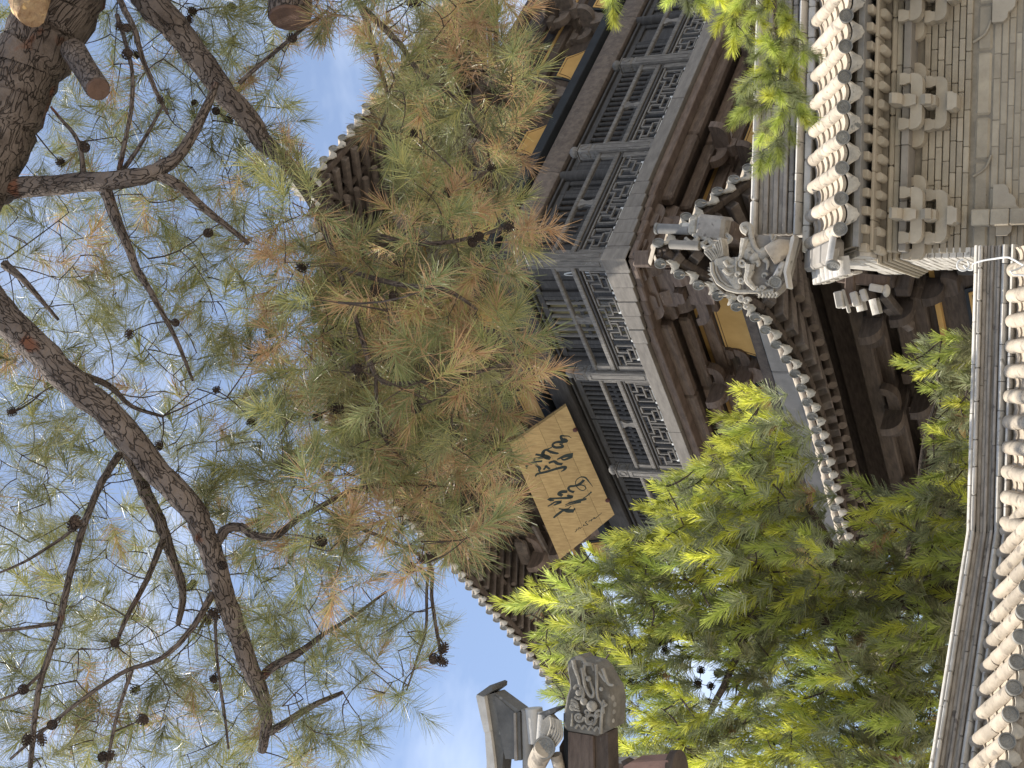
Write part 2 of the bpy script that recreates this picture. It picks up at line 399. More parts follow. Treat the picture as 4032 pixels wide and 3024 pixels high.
X1 = 5.6                      # how far right the hall is built
SL = math.atan2(.63, 1.19)
def slope_frame(X, t):        # frame on the front slope: +X runs down to the eave
    d = Vector((0, -math.cos(SL), -math.sin(SL))); up = Vector((0, -math.sin(SL), math.cos(SL)))
    o = Vector((X, 14.19, 5.745)) + d * t
    return frame(hp(o), d, Vector((1, 0, 0)), up)
NR = 14; PITCHX = .28
seg_me = [half_tube(.335, .068, flare=-.10).mesh('cover_tile', M['tile'], True), half_tube(.335, .066, flare=-.08).mesh('cover_tile', M['tile'], True)]
disc_me = disc_mb(.066).mesh('tile_end', M['disc'], True)
pan_me = trough(.30, .105, .34, .030, thick_end=.0).mesh('pan_tile', M['pan'], True)
drip_me = drip_mb(.105, .10).mesh('drip_tile', M['carved'], True)
for k in range(-0, NR):
    X = 1.51 + PITCHX * k
    for j in range(4):
        f = slope_frame(X + random.uniform(-.004, .004), .055 + j * .332)
        f = f @ Matrix.Rotation(random.uniform(-.02, .02), 4, 'Z') @ Matrix.Translation((0, 0, .055 + random.uniform(-.003, .003)))
        inst(random.choice(seg_me), 'cover_tile', HALL, f)
    f = slope_frame(X, .075 + 4 * .332) @ Matrix.Translation((0, 0, .058))
    f = frame(f.translation, Vector((0, -.94, -.33)).normalized(), (1, 0, 0), Vector((0, -.33, .94)).normalized()) @ Matrix.Rotation(random.uniform(-.25, .25), 4, 'X')
    inst(disc_me, 'tile_end', HALL, f)
    Xp = X + PITCHX / 2
    for j in range(6):
        f = slope_frame(Xp, -.09 + j * .232) @ Matrix.Translation((0, 0, .006)) @ Matrix.Rotation(-.085 + random.uniform(-.015, .015), 4, 'Y') @ Matrix.Rotation(random.uniform(-.02, .02), 4, 'Z')
        inst(pan_me, 'pan_tile', HALL, f)
    f = slope_frame(Xp, 1.375) @ Matrix.Translation((0, 0, -.012))
    inst(drip_me, 'drip_tile', HALL, frame(f.translation, (0, -.97, -.24), (1, 0, 0), (0, -.24, .97)))
# roof body under the tiles (front and rear slope) and rear eave
b = HB()
def slab(pts, th=.05):
    n = Vector(pts[1]) - Vector(pts[0]); n = n.cross(Vector(pts[2]) - Vector(pts[0])).normalized()
    if n.z < 0: n = -n
    vs = [Vector(p) for p in pts] + [Vector(p) - n * th for p in pts]; k = len(pts)
    b.add(vs, [tuple(range(k)), tuple(range(2 * k - 1, k - 1, -1))] + [(i, (i + 1) % k, k + (i + 1) % k, k + i) for i in range(k)])
slab([(1.36, 14.25, 5.76), (X1, 14.25, 5.76), (X1, 13.06, 5.07), (1.36, 13.06, 5.07)])
slab([(1.36, 14.251, 5.76), (X1, 14.251, 5.76), (X1, 15.5, 5.12), (1.36, 15.5, 5.12)])
hmb(b, 'roof_bed', M['mortar'])
# ridge: base strip, roll, six brick courses, pale cap - each laid in pieces
ridge_x0 = fy(3050, 925, 14.15).x
Z = lambda ix: zy(ix, 14.15)
def row(name, mat, z0, z1, y0, y1, L, x0, ch=.008, rnd=.004, roundtop=False):
    x = x0
    while x < X1:
        l = L * random.uniform(.85, 1.2); j = random.uniform(-rnd, rnd)
        b = HB()
        if roundtop:
            fr = frame((x, (y0 + y1) / 2 + j, (z0 + z1) / 2), (0, 1, 0), (0, 0, 1), (1, 0, 0))
            ry, rz = abs(y1 - y0) / 2, (z1 - z0) / 2
            pts = [(math.cos(a) * ry, math.sin(a) * rz) for a in [2 * math.pi * i / 14 for i in range(14)]]
            b.prism(pts, fr, .004, l - .004)
        else: b.box((x + .002, y0 + j, z0 + .002), (x + l - .002, y1 + j, z1 - .002), ch)
        hmb(b, name, mat, roundtop); x += l
row('ridge_strip', M['paleridge'], Z(3208), Z(3178), 14.08, 14.32, .30, 1.42, .01, .006)
row('ridge_roll', M['paleridge'], Z(3174), Z(3139), 14.02, 14.36, .34, ridge_x0 - .02, roundtop=True)
zs = [Z(3136), Z(3116)] ; row('ridge_course', M['ridge'], zs[0], zs[1], 14.10, 14.30, .42, ridge_x0)
cx = [3113, 3096, 3078, 3058, 3040, 3020, 3001]
for i in range(6):
    row('ridge_course', M['ridge'], Z(cx[i]), Z(cx[i + 1]), (14.085, 14.115, 14.095, 14.12, 14.09, 14.11)[i], 14.30, (.9, 1.3, .8, 1.2, .9, 1.4)[i], ridge_x0, .006, .007)
row('ridge_cap', M['paleridge'], Z(2999), Z(2976), 14.03, 14.33, .36, ridge_x0 - .03, .02, .006)

# facade: lead strip, two dentil rows, string courses
b = HB()
x = 1.36
while x < X1:
    b = HB(); L = random.uniform(1.3, 1.6)
    b.box((x, 13.03, zy(3401, 13.1)), (x + L - .01, 13.055, zy(3377, 13.1)), .003)
    b.box((x, 13.055, zy(3399, 13.1)), (x + L - .012, 13.5, zy(3393, 13.1)), .0)
    hmb(b, 'eave_strip', M['flash']); x += L
dx = fy(3413, 101, 13.15).x - fy(3413, 173, 13.15).x
dsq = HB(); dsq.box((1.33, 13.7, 0), (1.33 + .080, 14.25, .082), .010)
dent_me = dsq.mesh('square_dentil', M['dent'])
drd = HB(); drd.lathe([(.042, 0), (.044, .02), (.044, .5), (.036, .51)], frame(HO + Vector((0, 0.51, 0)), (1, 0, 0), (0, 0, 1), (0, -1, 0)), 14)
drd_me = drd.mesh('round_dentil', M['dent'], True)
xk = fy(3413, 1010 - 20, 13.15).x
z_sq, z_rd = zy(3428, 13.15), zy(3466, 13.32)
while xk < X1:
    inst(dent_me, 'square_dentil', HALL, Matrix.Translation(hp((xk, 13.13 + random.uniform(-.012, .012), z_sq + random.uniform(-.004, .004)))) @ Matrix.Rotation(random.uniform(-.03, .03), 4, 'Z'))
    inst(drd_me, 'round_dentil', HALL, Matrix.Translation(hp((xk + .035, 13.31 + random.uniform(-.012, .012), z_rd + random.uniform(-.004, .004)))))
    xk += dx
def course(name, mat, ix0, ix1, y, depth, L, x0=1.345, ch=.006, jit=.004, x1=None):
    """one course of bricks between two photo rows ix0 (top) and ix1 (bottom)"""
    z1, z0 = zy(ix0, y), zy(ix1, y); x = x0 - random.uniform(0, L * .5); first = True
    while x < (x1 or 4.3):
        l = L * random.uniform(.75, 1.3); xa = max(x, x0)
        if x + l > xa + .03:
            b = HB(); j = random.uniform(-jit, jit)
            b.box((xa + .002, y + j, z0 + .0018), (min(x + l, x1 or 9) - .002, y + depth, z1 - .0018), ch)
            hmb(b, name, mat)
        x += l
course('dentil_rail', M['dent'], 3435, 3449, 13.24, .6, .45)
b = HB(); b.box((1.36, 13.50, zy(3500, 13.5)), (X1, 14.0, zy(3380, 13.2)), 0)
hmb(b, 'eave_core', M['mortar'])
course('cornice_brick', M['brick'], 3500, 3523, 13.47, .3, .40, ch=.02)
course('cornice_brick', M['brick'], 3524, 3547, 13.50, .3, .34)
course('smooth_course', M['grey'], 3549, 3580, 13.44, .3, .62, ch=.006)
b = HB(); b.box((1.345, 13.74, 0), (X1, 14.3, zy(3500, 13.5)), 0)
b.box((1.345, 13.735, zy(3632, 13.7)), (X1, 13.76, zy(3582, 13.6)), 0)
hmb(b, 'wall_core', M['mortar'])
for a, c in ((3632, 3656), (3658, 3683), (3685, 3711), (3714, 3740), (3742, 3766), (3768, 3792), (3794, 3818)):
    course('brick', M['brick'], a, c, 13.70, .08, .27)
# moulded beam band below the bracket zone
course('moulded_beam', M['brick'], 3834, 3903, 13.72, .1, .55, ch=.03, jit=.002)
course('brick', M['brick'], 3905, 3934, 13.73, .08, .30); course('brick', M['brick'], 3936, 3963, 13.73, .08, .34); course('brick', M['brick'], 3965, 3990, 13.73, .08, .28)
for i in range(20): course('brick', M['brick'], 3992 + 26 * i, 4017 + 26 * i, 13.735, .08, .30)
# corner pier standing proud below the bracket zone, and carved knee brackets beside it
XN = Vector((1, 0, 0))
def pier(iy0, iy1, ix0, ix1, y):
    p, q = fy(ix1, iy1, y), fy(ix0, iy0, y); n = 3
    for i in range(n):
        b = HB(); b.box((p.x, y, lerp(p.z, q.z, i / n) + .003), (q.x, 13.75, lerp(p.z, q.z, (i + 1) / n) - .003), .008); hmb(b, 'pier_brick', M['brick'])
pier(825, 882, 3822, 4050, 13.60)
kn = [(0, 0), (.0, -.10), (.035, -.135), (.085, -.14), (.10, -.17), (.135, -.20), (.19, -.205), (.225, -.235), (.225, 0)]
p = fy(3908, 822, 13.66)
b = HB(); b.prism([(x, -z * -1) for x, z in kn], frame((p.x + .225, 13.66, p.z), (-1, 0, 0), (0, 0, 1), (0, 1, 0)), 0, .08); hmb(b, 'knee_bracket', M['dent'])
p2 = fy(3908, 885, 13.66)
b = HB(); b.prism(kn[:5] + [(.10, 0)], frame((p2.x - .10, 13.66, p2.z - .03), (1, 0, 0), (0, 0, 1), (0, 1, 0)), 0, .08); hmb(b, 'knee_bracket', M['dent'])
p3 = fy(3908, 20, 13.66)
b = HB(); b.prism(kn, frame((p3.x + .06 - .22, 13.66, p3.z), (1, 0, 0), (0, 0, 1), (0, 1, 0)), 0, .08); hmb(b, 'knee_bracket', M['dent'])
# carved beam end scrolls on the moulded band
for iy in (120, 650):
    p = fy(3870, iy, 13.70); b = HB()
    b.tube(smoothpts([(p.x - .10, 13.715, p.z + .09), (p.x - .03, 13.705, p.z - .02), (p.x + .09, 13.705, p.z - .07)], 5), .012, 6); hmb(b, 'beam_scroll', M['brick'], True)

# brick bracket sets
def arm_profile(hl, h, blk, rise):
    r = h * .75
    pts = []
    for i in range(6): a = math.pi * (1 + .5 * i / 5); pts.append((-hl + r + r * math.cos(a), r + r * math.sin(a)))
    for i in range(6): a = math.pi * (1.5 + .5 * i / 5); pts.append((hl - r + r * math.cos(a), r + r * math.sin(a)))
    pts += [(hl, h + rise), (hl - blk, h + rise), (hl - blk - .02, h), (-hl + blk + .02, h), (-hl + blk, h + rise), (-hl, h + rise)]
    return pts
def bracket_set(iy):
    z0 = zy(3775, 13.6, iy); c = fy(3650, iy, 13.6).x; H = zy(3556, 13.6, iy) - z0
    def q(t): return z0 + H * t
    def pc(name, build): b = HB(); build(b); hmb(b, name, M['dent'])
    fr = lambda y, z: frame((c, y, z), (1, 0, 0), (0, 0, 1), (0, 1, 0))
    def block(b, x, y, z, s, h, d): # small bearing block with waisted foot
        pts = [(x - s * .72, 0), (x + s * .72, 0), (x + s * .78, h * .25), (x + s, h * .5), (x + s, h), (x - s, h), (x - s, h * .5), (x - s * .78, h * .25)]
        b.prism(pts, fr(y, z), 0, d)
    pc('base_block', lambda b: block(b, 0, 13.50, q(0), .085, H * .17, .22))
    pc('lower_arm', lambda b: b.prism(arm_profile(.245, H * .20, .085, H * .01), fr(13.555, q(.19)), 0, .15))
    for s in (-.20, .20): pc('bearing_block', lambda b: block(b, s, 13.55, q(.40), .055, H * .18, .15))
    pc('bearing_block', lambda b: block(b, 0, 13.42, q(.34), .06, H * .20, .2))
    pc('upper_arm', lambda b: b.prism(arm_profile(.40, H * .22, .09, H * .01), fr(13.60, q(.60)), 0, .12))
    pc('front_arm', lambda b: b.prism(arm_profile(.26, H * .21, .09, H * .01), fr(13.40, q(.57)), 0, .12))
    for s in (-.21, .21): pc('bearing_block', lambda b: block(b, s, 13.385, q(.79), .055, H * .19, .14))
    for s in (-.34, .34): pc('bearing_block', lambda b: block(b, s, 13.60, q(.83), .055, H * .16, .13))
    pc('bearing_block', lambda b: block(b, 0, 13.34, q(.66), .058, H * .22, .16))
    pc('projecting_arm', lambda b: b.prism([(0, 0), (.26, 0), (.26, H * .18), (0, H * .18), (-.03, H * .09)], frame((c - .045, 13.36, q(.40)), (0, 1, 0), (0, 0, 1), (1, 0, 0)), 0, .09))
    pc('beam_head', lambda b: b.prism([(0, .01), (.05, -.02), (.3, -.02), (.3, H * .16), (-.01, H * .16), (-.03, H * .10)], frame((c - .048, 13.22, q(.92)), (0, 1, 0), (0, 0, 1), (1, 0, 0)), 0, .096))
for iy in (854, 410, -13): bracket_set(iy)

# end wall of the hall (sunlit), laid in bricks; upper gable panel and corbelled head
b = HB(); b.box((1.345, 13.78, 0), (1.6, 14.95, zy(3560, 13.7)), 0); b.prism([(13.6, zy(3520, 13.7)), (15.4, zy(3520, 13.7)), (15.4, 5.05), (14.25, 5.62), (13.15, 5.05), (13.3, 4.9)], frame((1.345, 0, 0), (0, 1, 0), (0, 0, 1), (1, 0, 0)), 0, .2); hmb(b, 'wall_core', M['mortar'])
zt = zy(3555, 13.7)
zc = zt; k = 0
while zc > 2.6:
    y = 13.70 - (.0 if k else 0); off = (k % 2) * .12
    segs = [13.70, 13.70 + .16 + off, 14.14 + off, 14.45 + off, 14.75, 14.98]
    for a, c2 in zip(segs, segs[1:]):
        b = HB(); j = random.uniform(-.004, .004); b.box((1.30 + j, a + .003, zc - .064), (1.40, c2 - .003, zc - .004), .006); hmb(b, 'end_brick', M['paleridge'])
    zc -= .066; k += 1
# corbel courses under the gable panel
for i in range(4):
    b = HB(); b.box((1.28 - .015 * i, 13.60 - .035 * i, zt + .004 + .04 * i), (1.5, 15.05 + .05 * i, zt + .042 + .04 * i), .01); hmb(b, 'corbel_course', M['brick'])
# plastered gable panel (follows the roof slope) with a sloped row of carved bricks
zp = zt + .165
b = HB(); b.prism([(13.42, zp), (15.15, zp), (15.15, 5.12), (14.25, 5.60), (13.18, 5.02), (13.25, 4.95)], frame((1.285, 0, 0), (0, 1, 0), (0, 0, 1), (1, 0, 0)), 0, .1); hmb(b, 'gable_panel', M['paleridge'])
for i in range(3):
    for j in range(5):
        b = HB(); y0 = 13.48 + j * .33; z0 = zp + .02 + i * .10
        b.box((1.272 + random.uniform(-.004, .004), y0, z0), (1.30, y0 + .32, z0 + .092), .008); hmb(b, 'gable_brick', M['paleridge'])
# verge: stacked tiles facing left, stepping down the slope from the ridge end
for i in range(7):
    t = .12 + i * .19
    d = Vector((0, -math.cos(SL), -math.sin(SL))); o = Vector((1.17, 14.19, 5.70)) + d * t
    f = frame(hp(o), (-1, 0, -.12), (0, -math.cos(SL), -math.sin(SL)), Vector((-.12, -math.sin(SL), math.cos(SL))).normalized())
    inst(half_tube(.17, .085, .03, 8).mesh('verge_tile', M['paleridge'], True) if i == 0 else bpy.data.meshes['verge_tile'], 'verge_tile', HALL, f @ Matrix.Translation((-.1, 0, .0)))
    if i % 2 == 0: inst(drip_me, 'verge_drip', HALL, f @ Matrix.Translation((.05, .09, -.03)) @ Matrix.Scale(.8, 4))
# sloping hip roll over the verge
b = HB(); d = Vector((0, -math.cos(SL), -math.sin(SL))); o = Vector((1.33, 14.12, 5.76))
for i in range(3):
    b = HB(); b.beam(o + d * (.40 * i), o + d * (.40 * i + .39), .22, .14, (0, 0, 1), .03); hmb(b, 'verge_roll', M['grey'])
b = HB(); fr = frame(o + d * 1.22 + Vector((-.03, 0, .0)), (-1, 0, 0), (0, -1, 0), (0, 0, 1))
inst(half_tube(.3, .075).mesh('corner_tile', M['paleridge'], True), 'corner_tile', HALL, frame(hp(o + d * 1.2 + Vector((.1, .0, .0))), (-.8, -.55, -.1), (.55, -.8, 0), (0, 0, 1)))
inst(disc_me, 'tile_end', HALL, frame(hp(o + d * 1.2 + Vector((.1, 0, .02)) + Vector((-.8, -.55, -.1)).normalized() * .3), (-.8, -.55, -.1), (.55, -.8, 0), (0, 0, 1)))
# rear eave corner hanging out beyond the end wall
b = HB()
rf = frame(hp((1.16, 15.42, 5.0)), (-.35, .93, -.2), (-.93, -.35, 0), (0, 0, 1))
for k2 in range(3):
    o2 = fy(3330 + 60 * k2, 1150 + 12 * k2, 15.3 - .1 * k2)
    inst(bpy.data.meshes['verge_tile'], 'rear_eave_tile', HALL, frame(hp(o2), (-.95, .1, -.25), (.1, 1, 0), (-.25, 0, .95)))
for (ax, ay, bx, by, r) in ((3300, 1148, 3312, 1212, .045), (3318, 1140, 3345, 1232, .02), (3360, 1150, 3375, 1205, .04), (3395, 1140, 3410, 1185, .035), (3425, 1130, 3480, 1140, .04)):
    b = HB(); b.beam(fy(ax, ay, 15.1), fy(bx, by, 15.1), r * 2, r * 2, (0, -1, 0), .012); hmb(b, 'rear_eave_block', M['paleridge'])
b = HB(); b.beam(fy(3350, 1080, 15.16), fy(3345, 1200, 15.16), .10, .10, (0, -1, 0), .01); b.beam(fy(3300, 1090, 15.2), fy(3500, 1110, 15.2), .12, .12, (0, -1, 0), .01); hmb(b, 'rear_eave_purlin', M['brown'])
b = HB(); b.ball(fy(3490, 1145, 15.1), .07, (1, .6, .6), 10, 6); hmb(b, 'rear_eave_boss', M['paleridge'], True)

# ---------------------------------------------------------------- fish-dragon at the ridge end
CY = 13.98
def cw(px, py): return fy(2550 + px / 2.765, 800 + py / 2.765, CY)
CF = frame((0, CY, 0), (1, 0, 0), (0, 0, 1), (0, -1, 0))
def outline(pts): return [(cw(*p).x, cw(*p).z) for p in pts]
drg = thing('ridge_dragon', '', ''); del drg['label']; del drg['category']; drg.parent = HALL; drg.location = hp((1.2, CY, 6)); DO = Vector((1.2, CY, 6))
class DB(MB):
    def add(s, vs, fs, mi=0): return MB.add(s, [Vector(v) - DO for v in vs], fs, mi)
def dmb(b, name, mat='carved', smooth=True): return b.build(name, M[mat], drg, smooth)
body = [(720, 640), (860, 580), (900, 600), (1000, 590), (1030, 610), (1050, 480), (1090, 400), (1240, 350), (1480, 370), (1640, 380), (1560, 700), (1530, 820), (1460, 940), (1380, 1010), (1200, 1010), (1160, 960), (1000, 985), (900, 950), (800, 885), (740, 790)]
b = DB(); b.prism(outline(body), CF, -.13, .06); dmb(b, 'fish_body', 'ridge', smooth=False)  # darker than its reliefs: recess shade painted in as body colour
b = DB(); b.tube([cw(*p) + Vector((0, -.075, 0)) for p in [(725, 650), (735, 760), (790, 870), (890, 940), (1000, 968), (1180, 968), (1400, 955)]], .022, 6); dmb(b, 'belly_rim')
b = DB(); b.tube([cw(*p) + Vector((0, -.07, 0)) for p in [(765, 650), (775, 750), (825, 845), (900, 905), (1000, 930)]], .012, 6); dmb(b, 'belly_rim')
# tail fan
tl = [(640, 560), (632, 530), (690, 495), (760, 490), (775, 420), (800, 375), (828, 388), (846, 470), (850, 575), (720, 645)]
b = DB(); b.prism(outline(tl), CF, -.10, .05); 
for k in range(9):
    t = k / 8; a0 = (lerp(725, 840, t), lerp(630, 575, t)); a1 = (lerp(640, 815, t), lerp(540, 390, t) + (35 if .3 < t < .6 else 0))
    b.tube([cw(*a0) + Vector((0, -.055, 0)), cw((a0[0] + a1[0]) / 2 + 8, (a0[1] + a1[1]) / 2) + Vector((0, -.07, 0)), cw(*a1) + Vector((0, -.055, 0))], .009, 5)
dmb(b, 'tail_fan')
# scales: rows of overlapping discs
sc_me = None
b = DB(); b.lathe([(.040, -.004), (.042, .012), (.030, .024), (.002, .026)], frame(DO, (1, 0, 0), (0, 0, 1), (0, -1, 0)), 9); sc_me = b.mesh('scale', M['carved'], True)
for row_ in range(5):
    for k in range(11):
        t = k / 10
        px = lerp(790, 1000, t ** .8) + row_ * lerp(26, 4, t); py = lerp(650, 915, t ** .9) - row_ * lerp(6, 52, t)
        if px > 1005: continue
        o = inst(sc_me, 'scale', drg, Matrix.Translation(cw(px, py) - DO + Vector((0, -.062, 0))) @ Matrix.Rotation(random.uniform(-.15, .15), 4, 'X'))
# spiny fins along the outer edge
spine = smoothpts([(700, 700, 0), (700, 760, 0), (730, 860, 0), (800, 950, 0), (880, 1000, 0), (980, 1015, 0), (1050, 1030, 0)], 4)
for i in range(0, len(spine) - 1, 2):
    p = spine[i]; q_ = spine[min(i + 2, len(spine) - 1)]; nx, ny = -(q_.y - p.y), (q_.x - p.x); l = math.hypot(nx, ny) or 1
    tip = (p.x + nx / l * 34 * 1 - 4, p.y + ny / l * 34 + 6)
    b = DB(); b.prism(outline([(p.x, p.y), (q_.x, q_.y), tip]) if True else None, CF, -.06, .03); dmb(b, 'fin_spike', smooth=False)
def curl(pts, r, name='curl', lift=.09, taper=True):
    lift += .02; r *= 1.08
    q_ = smoothpts([cw(*p) + Vector((0, -lift, 0)) for p in pts], 4); n = len(q_)
    b = DB(); b.tube(q_, [r * (1 - (.65 * i / (n - 1) if taper else 0)) for i in range(n)], 7); dmb(b, name)
def spiral(cx_, cy_, R, turns, r, s=1, a0=0.):
    curl([(cx_ + R * (1 - .75 * i / 14) * math.cos(a0 + s * 2 * math.pi * turns * i / 14), cy_ + R * (1 - .75 * i / 14) * math.sin(a0 + s * 2 * math.pi * turns * i / 14)) for i in range(15)], r)
curl([(1130, 330), (1085, 300), (1075, 265), (1110, 250), (1150, 275), (1160, 350), (1180, 430), (1215, 510), (1270, 540), (1330, 500), (1380, 450), (1430, 390)], .040, 'horn', .08)
curl([(1100, 400), (1080, 480), (1060, 570), (1020, 640)], .045, 'mane_lock'); curl([(1385, 350), (1400, 420), (1440, 360)], .022, 'mane_lock')
for cxy in ((1105, 455, .075), (1130, 545, .085), (1190, 590, .07), (1285, 560, .07), (1195, 640, .05)):
    b = DB(); b.ball(cw(cxy[0], cxy[1]) + Vector((0, -.07, 0)), cxy[2], (1, .7, 1), 10, 7); dmb(b, 'brow_boss')
spiral(1070, 660, 45, 1.2, .022); spiral(1060, 850, 32, 1.3, .018); spiral(1310, 800, 28, 1.2, .016, -1); spiral(1350, 870, 26, 1.2, .016); spiral(1285, 940, 30, 1.2, .018, -1); spiral(1225, 935, 26, 1.2, .018); spiral(1020, 790, 28, 1.1, .018, -1)
curl([(1160, 680), (1150, 760), (1130, 840), (1170, 900), (1215, 950)], .055, 'beard_lock', .1); curl([(1230, 640), (1250, 670), (1225, 700)], .03, 'fang'); curl([(1310, 620), (1345, 660), (1335, 735)], .03, 'fang')
curl([(880, 640), (910, 690), (960, 700), (1000, 660)], .022, 'fin_lock'); curl([(870, 730), (920, 780), (975, 770)], .022, 'fin_lock'); curl([(1010, 600), (1000, 700), (1010, 800)], .02, 'fin_lock')
for k in range(6): curl([(1240 + 36 * k, 975), (1250 + 38 * k, 1005), (1230 + 36 * k, 1035)], .022, 'beard_fin', .05)
spiral(1060, 1040, 36, 1.2, .024); spiral(1120, 1075, 32, 1.2, .024, -1); spiral(1110, 1130, 22, 1.1, .02)
# big upturned lip (sunlit) and the tile plate it bites
b = DB(); fr = frame(cw(1620, 420) + Vector((0, -.05, 0)), (0, 1, 0), (.5, 0, -.86), (1, 0, 0))
q0, q1 = cw(1380, 590) + Vector((0, -.16, 0)), cw(1600, 440) + Vector((0, -.1, 0))
b.tube([q0, q0.lerp(q1, .3), q0.lerp(q1, .65), q1], [.105, .115, .10, .03], 12); dmb(b, 'upper_lip', 'tile')
b = DB(); b.prism(outline([(1640, 360), (1650, 400), (1560, 760), (1585, 930), (1565, 940), (1530, 760), (1610, 390)]), CF, .0, .16); dmb(b, 'lip_plate', 'paleridge', False)
b = DB(); b.beam(cw(1530, 640) + Vector((0, -.12, 0)), cw(1430, 830) + Vector((0, -.12, 0)), .07, .07, (0, 1, 0), .02); dmb(b, 'tile_rod', 'paleridge')
fd = frame(cw(1440, 860) - DO + Vector((0, -.15, 0)), Vector((-.5, -.8, -.15)).normalized(), Vector((.8, -.5, 0)).normalized(), (0, 0, 1)); fd = frame(fd.translation, fd.col[0][:3], fd.col[1][:3], Vector(fd.col[0][:3]).cross(Vector(fd.col[1][:3])))
inst(disc_me, 'rod_end', drg, fd)

# ================================================================ COURTYARD WALL, lower left
WY = 13.2
BEND = fy(3812, 2100, WY); BEND.z = 0
azw = rad(53.7); WD = Vector((math.sin(azw), math.cos(azw), 0)); WN = Vector((WD.y, -WD.x, 0))      # WN faces the yard
WALL = thing('courtyard_wall', 'low courtyard wall capped with a pale ridge and cream tube tiles, bending towards the viewer', 'wall', BEND)
TOPZ = 3.975
def wall_run(p0, d, n, length, t_start, name_first=False):
    """p0 on the ridge line (ground level), d along the run, n towards the yard; built from t_start to length"""
    def wp(t, o, z): return p0 + d * t + n * o + Vector((0, 0, z)) - BEND
    SLW = rad(28); ro = .09
    def fr(t, s): # slope frame: +X down the slope
        a = n * math.cos(SLW) - Vector((0, 0, math.sin(SLW))); u = n * math.sin(SLW) + Vector((0, 0, math.cos(SLW)))
        return frame(wp(t, ro, 3.60) + a * s, a, a.cross(u) * -1, u)
    t = t_start
    while t < length:
        for j in range(3):
            f = fr(t + random.uniform(-.005, .005), .0 + j * .19 * 1.15) @ Matrix.Translation((0, 0, .035)) @ Matrix.Rotation(random.uniform(-.03, .03), 4, 'Z')
            inst(wtile[random.randrange(2)], 'cover_tile', WALL, f)
        f = fr(t, 3 * .2185 + .035) @ Matrix.Translation((0, 0, .037))
        a = (n - Vector((0, 0, .4))).normalized(); u = (n * .4 + Vector((0, 0, 1))).normalized()
        inst(wdisc, 'tile_end', WALL, frame(f.translation, a, a.cross(u) * -1, u) @ Matrix.Rotation(random.uniform(-.3, .3), 4, 'X'))
        for j in range(4):
            f = fr(t + WP / 2, -.05 + j * .165) @ Matrix.Translation((0, 0, -.004)) @ Matrix.Rotation(-.09, 4, 'Y')
            inst(wpan, 'pan_tile', WALL, f)
        f = fr(t + WP / 2, .665)
        inst(wdrip, 'drip_tile', WALL, frame(f.translation, a, a.cross(u) * -1, u))
        t += WP
    def run(name, mat, z0, z1, o0, o1, L, rnd=.004, rt=False, ch=.006):
        t = t_start - (.12 if t_start > 0 else 0.)
        while t < length:
            l = min(L * random.uniform(.8, 1.25), length - t + .05); j = random.uniform(-rnd, rnd); b = MB()
            fr_ = frame(wp(t, 0, 0), n, Vector((0, 0, 1)), d)
            if rt:
                cx_, cz_, rx, rz = (o0 + o1) / 2 + j, (z0 + z1) / 2, (o1 - o0) / 2, (z1 - z0) / 2
                b.prism([(cx_ + math.cos(2 * math.pi * i / 14) * rx, cz_ + math.sin(2 * math.pi * i / 14) * rz) for i in range(14)], fr_, .003, l - .003)
            else: b.box((o0 + j, z0 + .0015, .002), (o1 + j, z1 - .0015, l - .002), ch, fr_)
            b.build(name, M[mat], WALL, rt); t += l
    run('ridge_cap', 'paleridge', 3.915, 3.985, -.12, .115, .36, rt=True)
    run('ridge_cap_rim', 'paleridge', 3.900, 3.935, -.1, .125, .30, ch=.012)
    zz = [3.900, 3.868, 3.836, 3.806, 3.776, 3.748]
    for i in range(5): run('ridge_course', 'ridge', zz[i + 1], zz[i], -.08, (.07, .055, .085, .06, .095)[i], (1.1, .8, 1.3, .9, .7)[i], .008)
    run('ridge_roll', 'paleridge', 3.675, 3.745, -.09, .13, .30, .006, True)
    run('ridge_strip', 'paleridge', 3.605, 3.668, -.06, .155, .26, .008, True)
    b = MB(); fr_ = frame(wp(t_start - .05, 0, 0), n, Vector((0, 0, 1)), d)
    b.prism([(-.7, 3.22), (.64, 3.22), (.64, 3.275), (.06, 3.58), (-.06, 3.60), (-.7, 3.25)], fr_, 0, length - t_start + .05)
    b.prism([(-.06, 3.58), (.06, 3.58), (.05, 3.96), (-.05, 3.96)], fr_, .01, length - t_start + .04)
    b.build('roof_bed', M['ridge'], WALL)
    b = MB(); b.prism([(-.25, 0), (.25, 0), (.25, 3.2), (-.25, 3.2)], fr_, 0, length - t_start + .05); b.build('wall_body', M['brick'], WALL)
WP = .222
wtile = [half_tube(.236, .066, .016, flare=-.06).mesh('cover_tile', M['tile'], True), half_tube(.236, .064, .016, flare=-.03).mesh('cover_tile', M['tile'], True)]
wdisc = disc_mb(.066).mesh('tile_end', M['disc'], True); wpan = trough(.21, .085, .42, .016).mesh('pan_tile', M['pan'], True); wdrip = drip_mb(.085, .09).mesh('drip_tile', M['carved'], True)
right_end = fy(3845, 1035, WY).x - BEND.x
wall_run(BEND, Vector((1, 0, 0)), Vector((0, -1, 0)), right_end + .1, .13)
wall_run(BEND, -WD, WN, 3.6, .02)

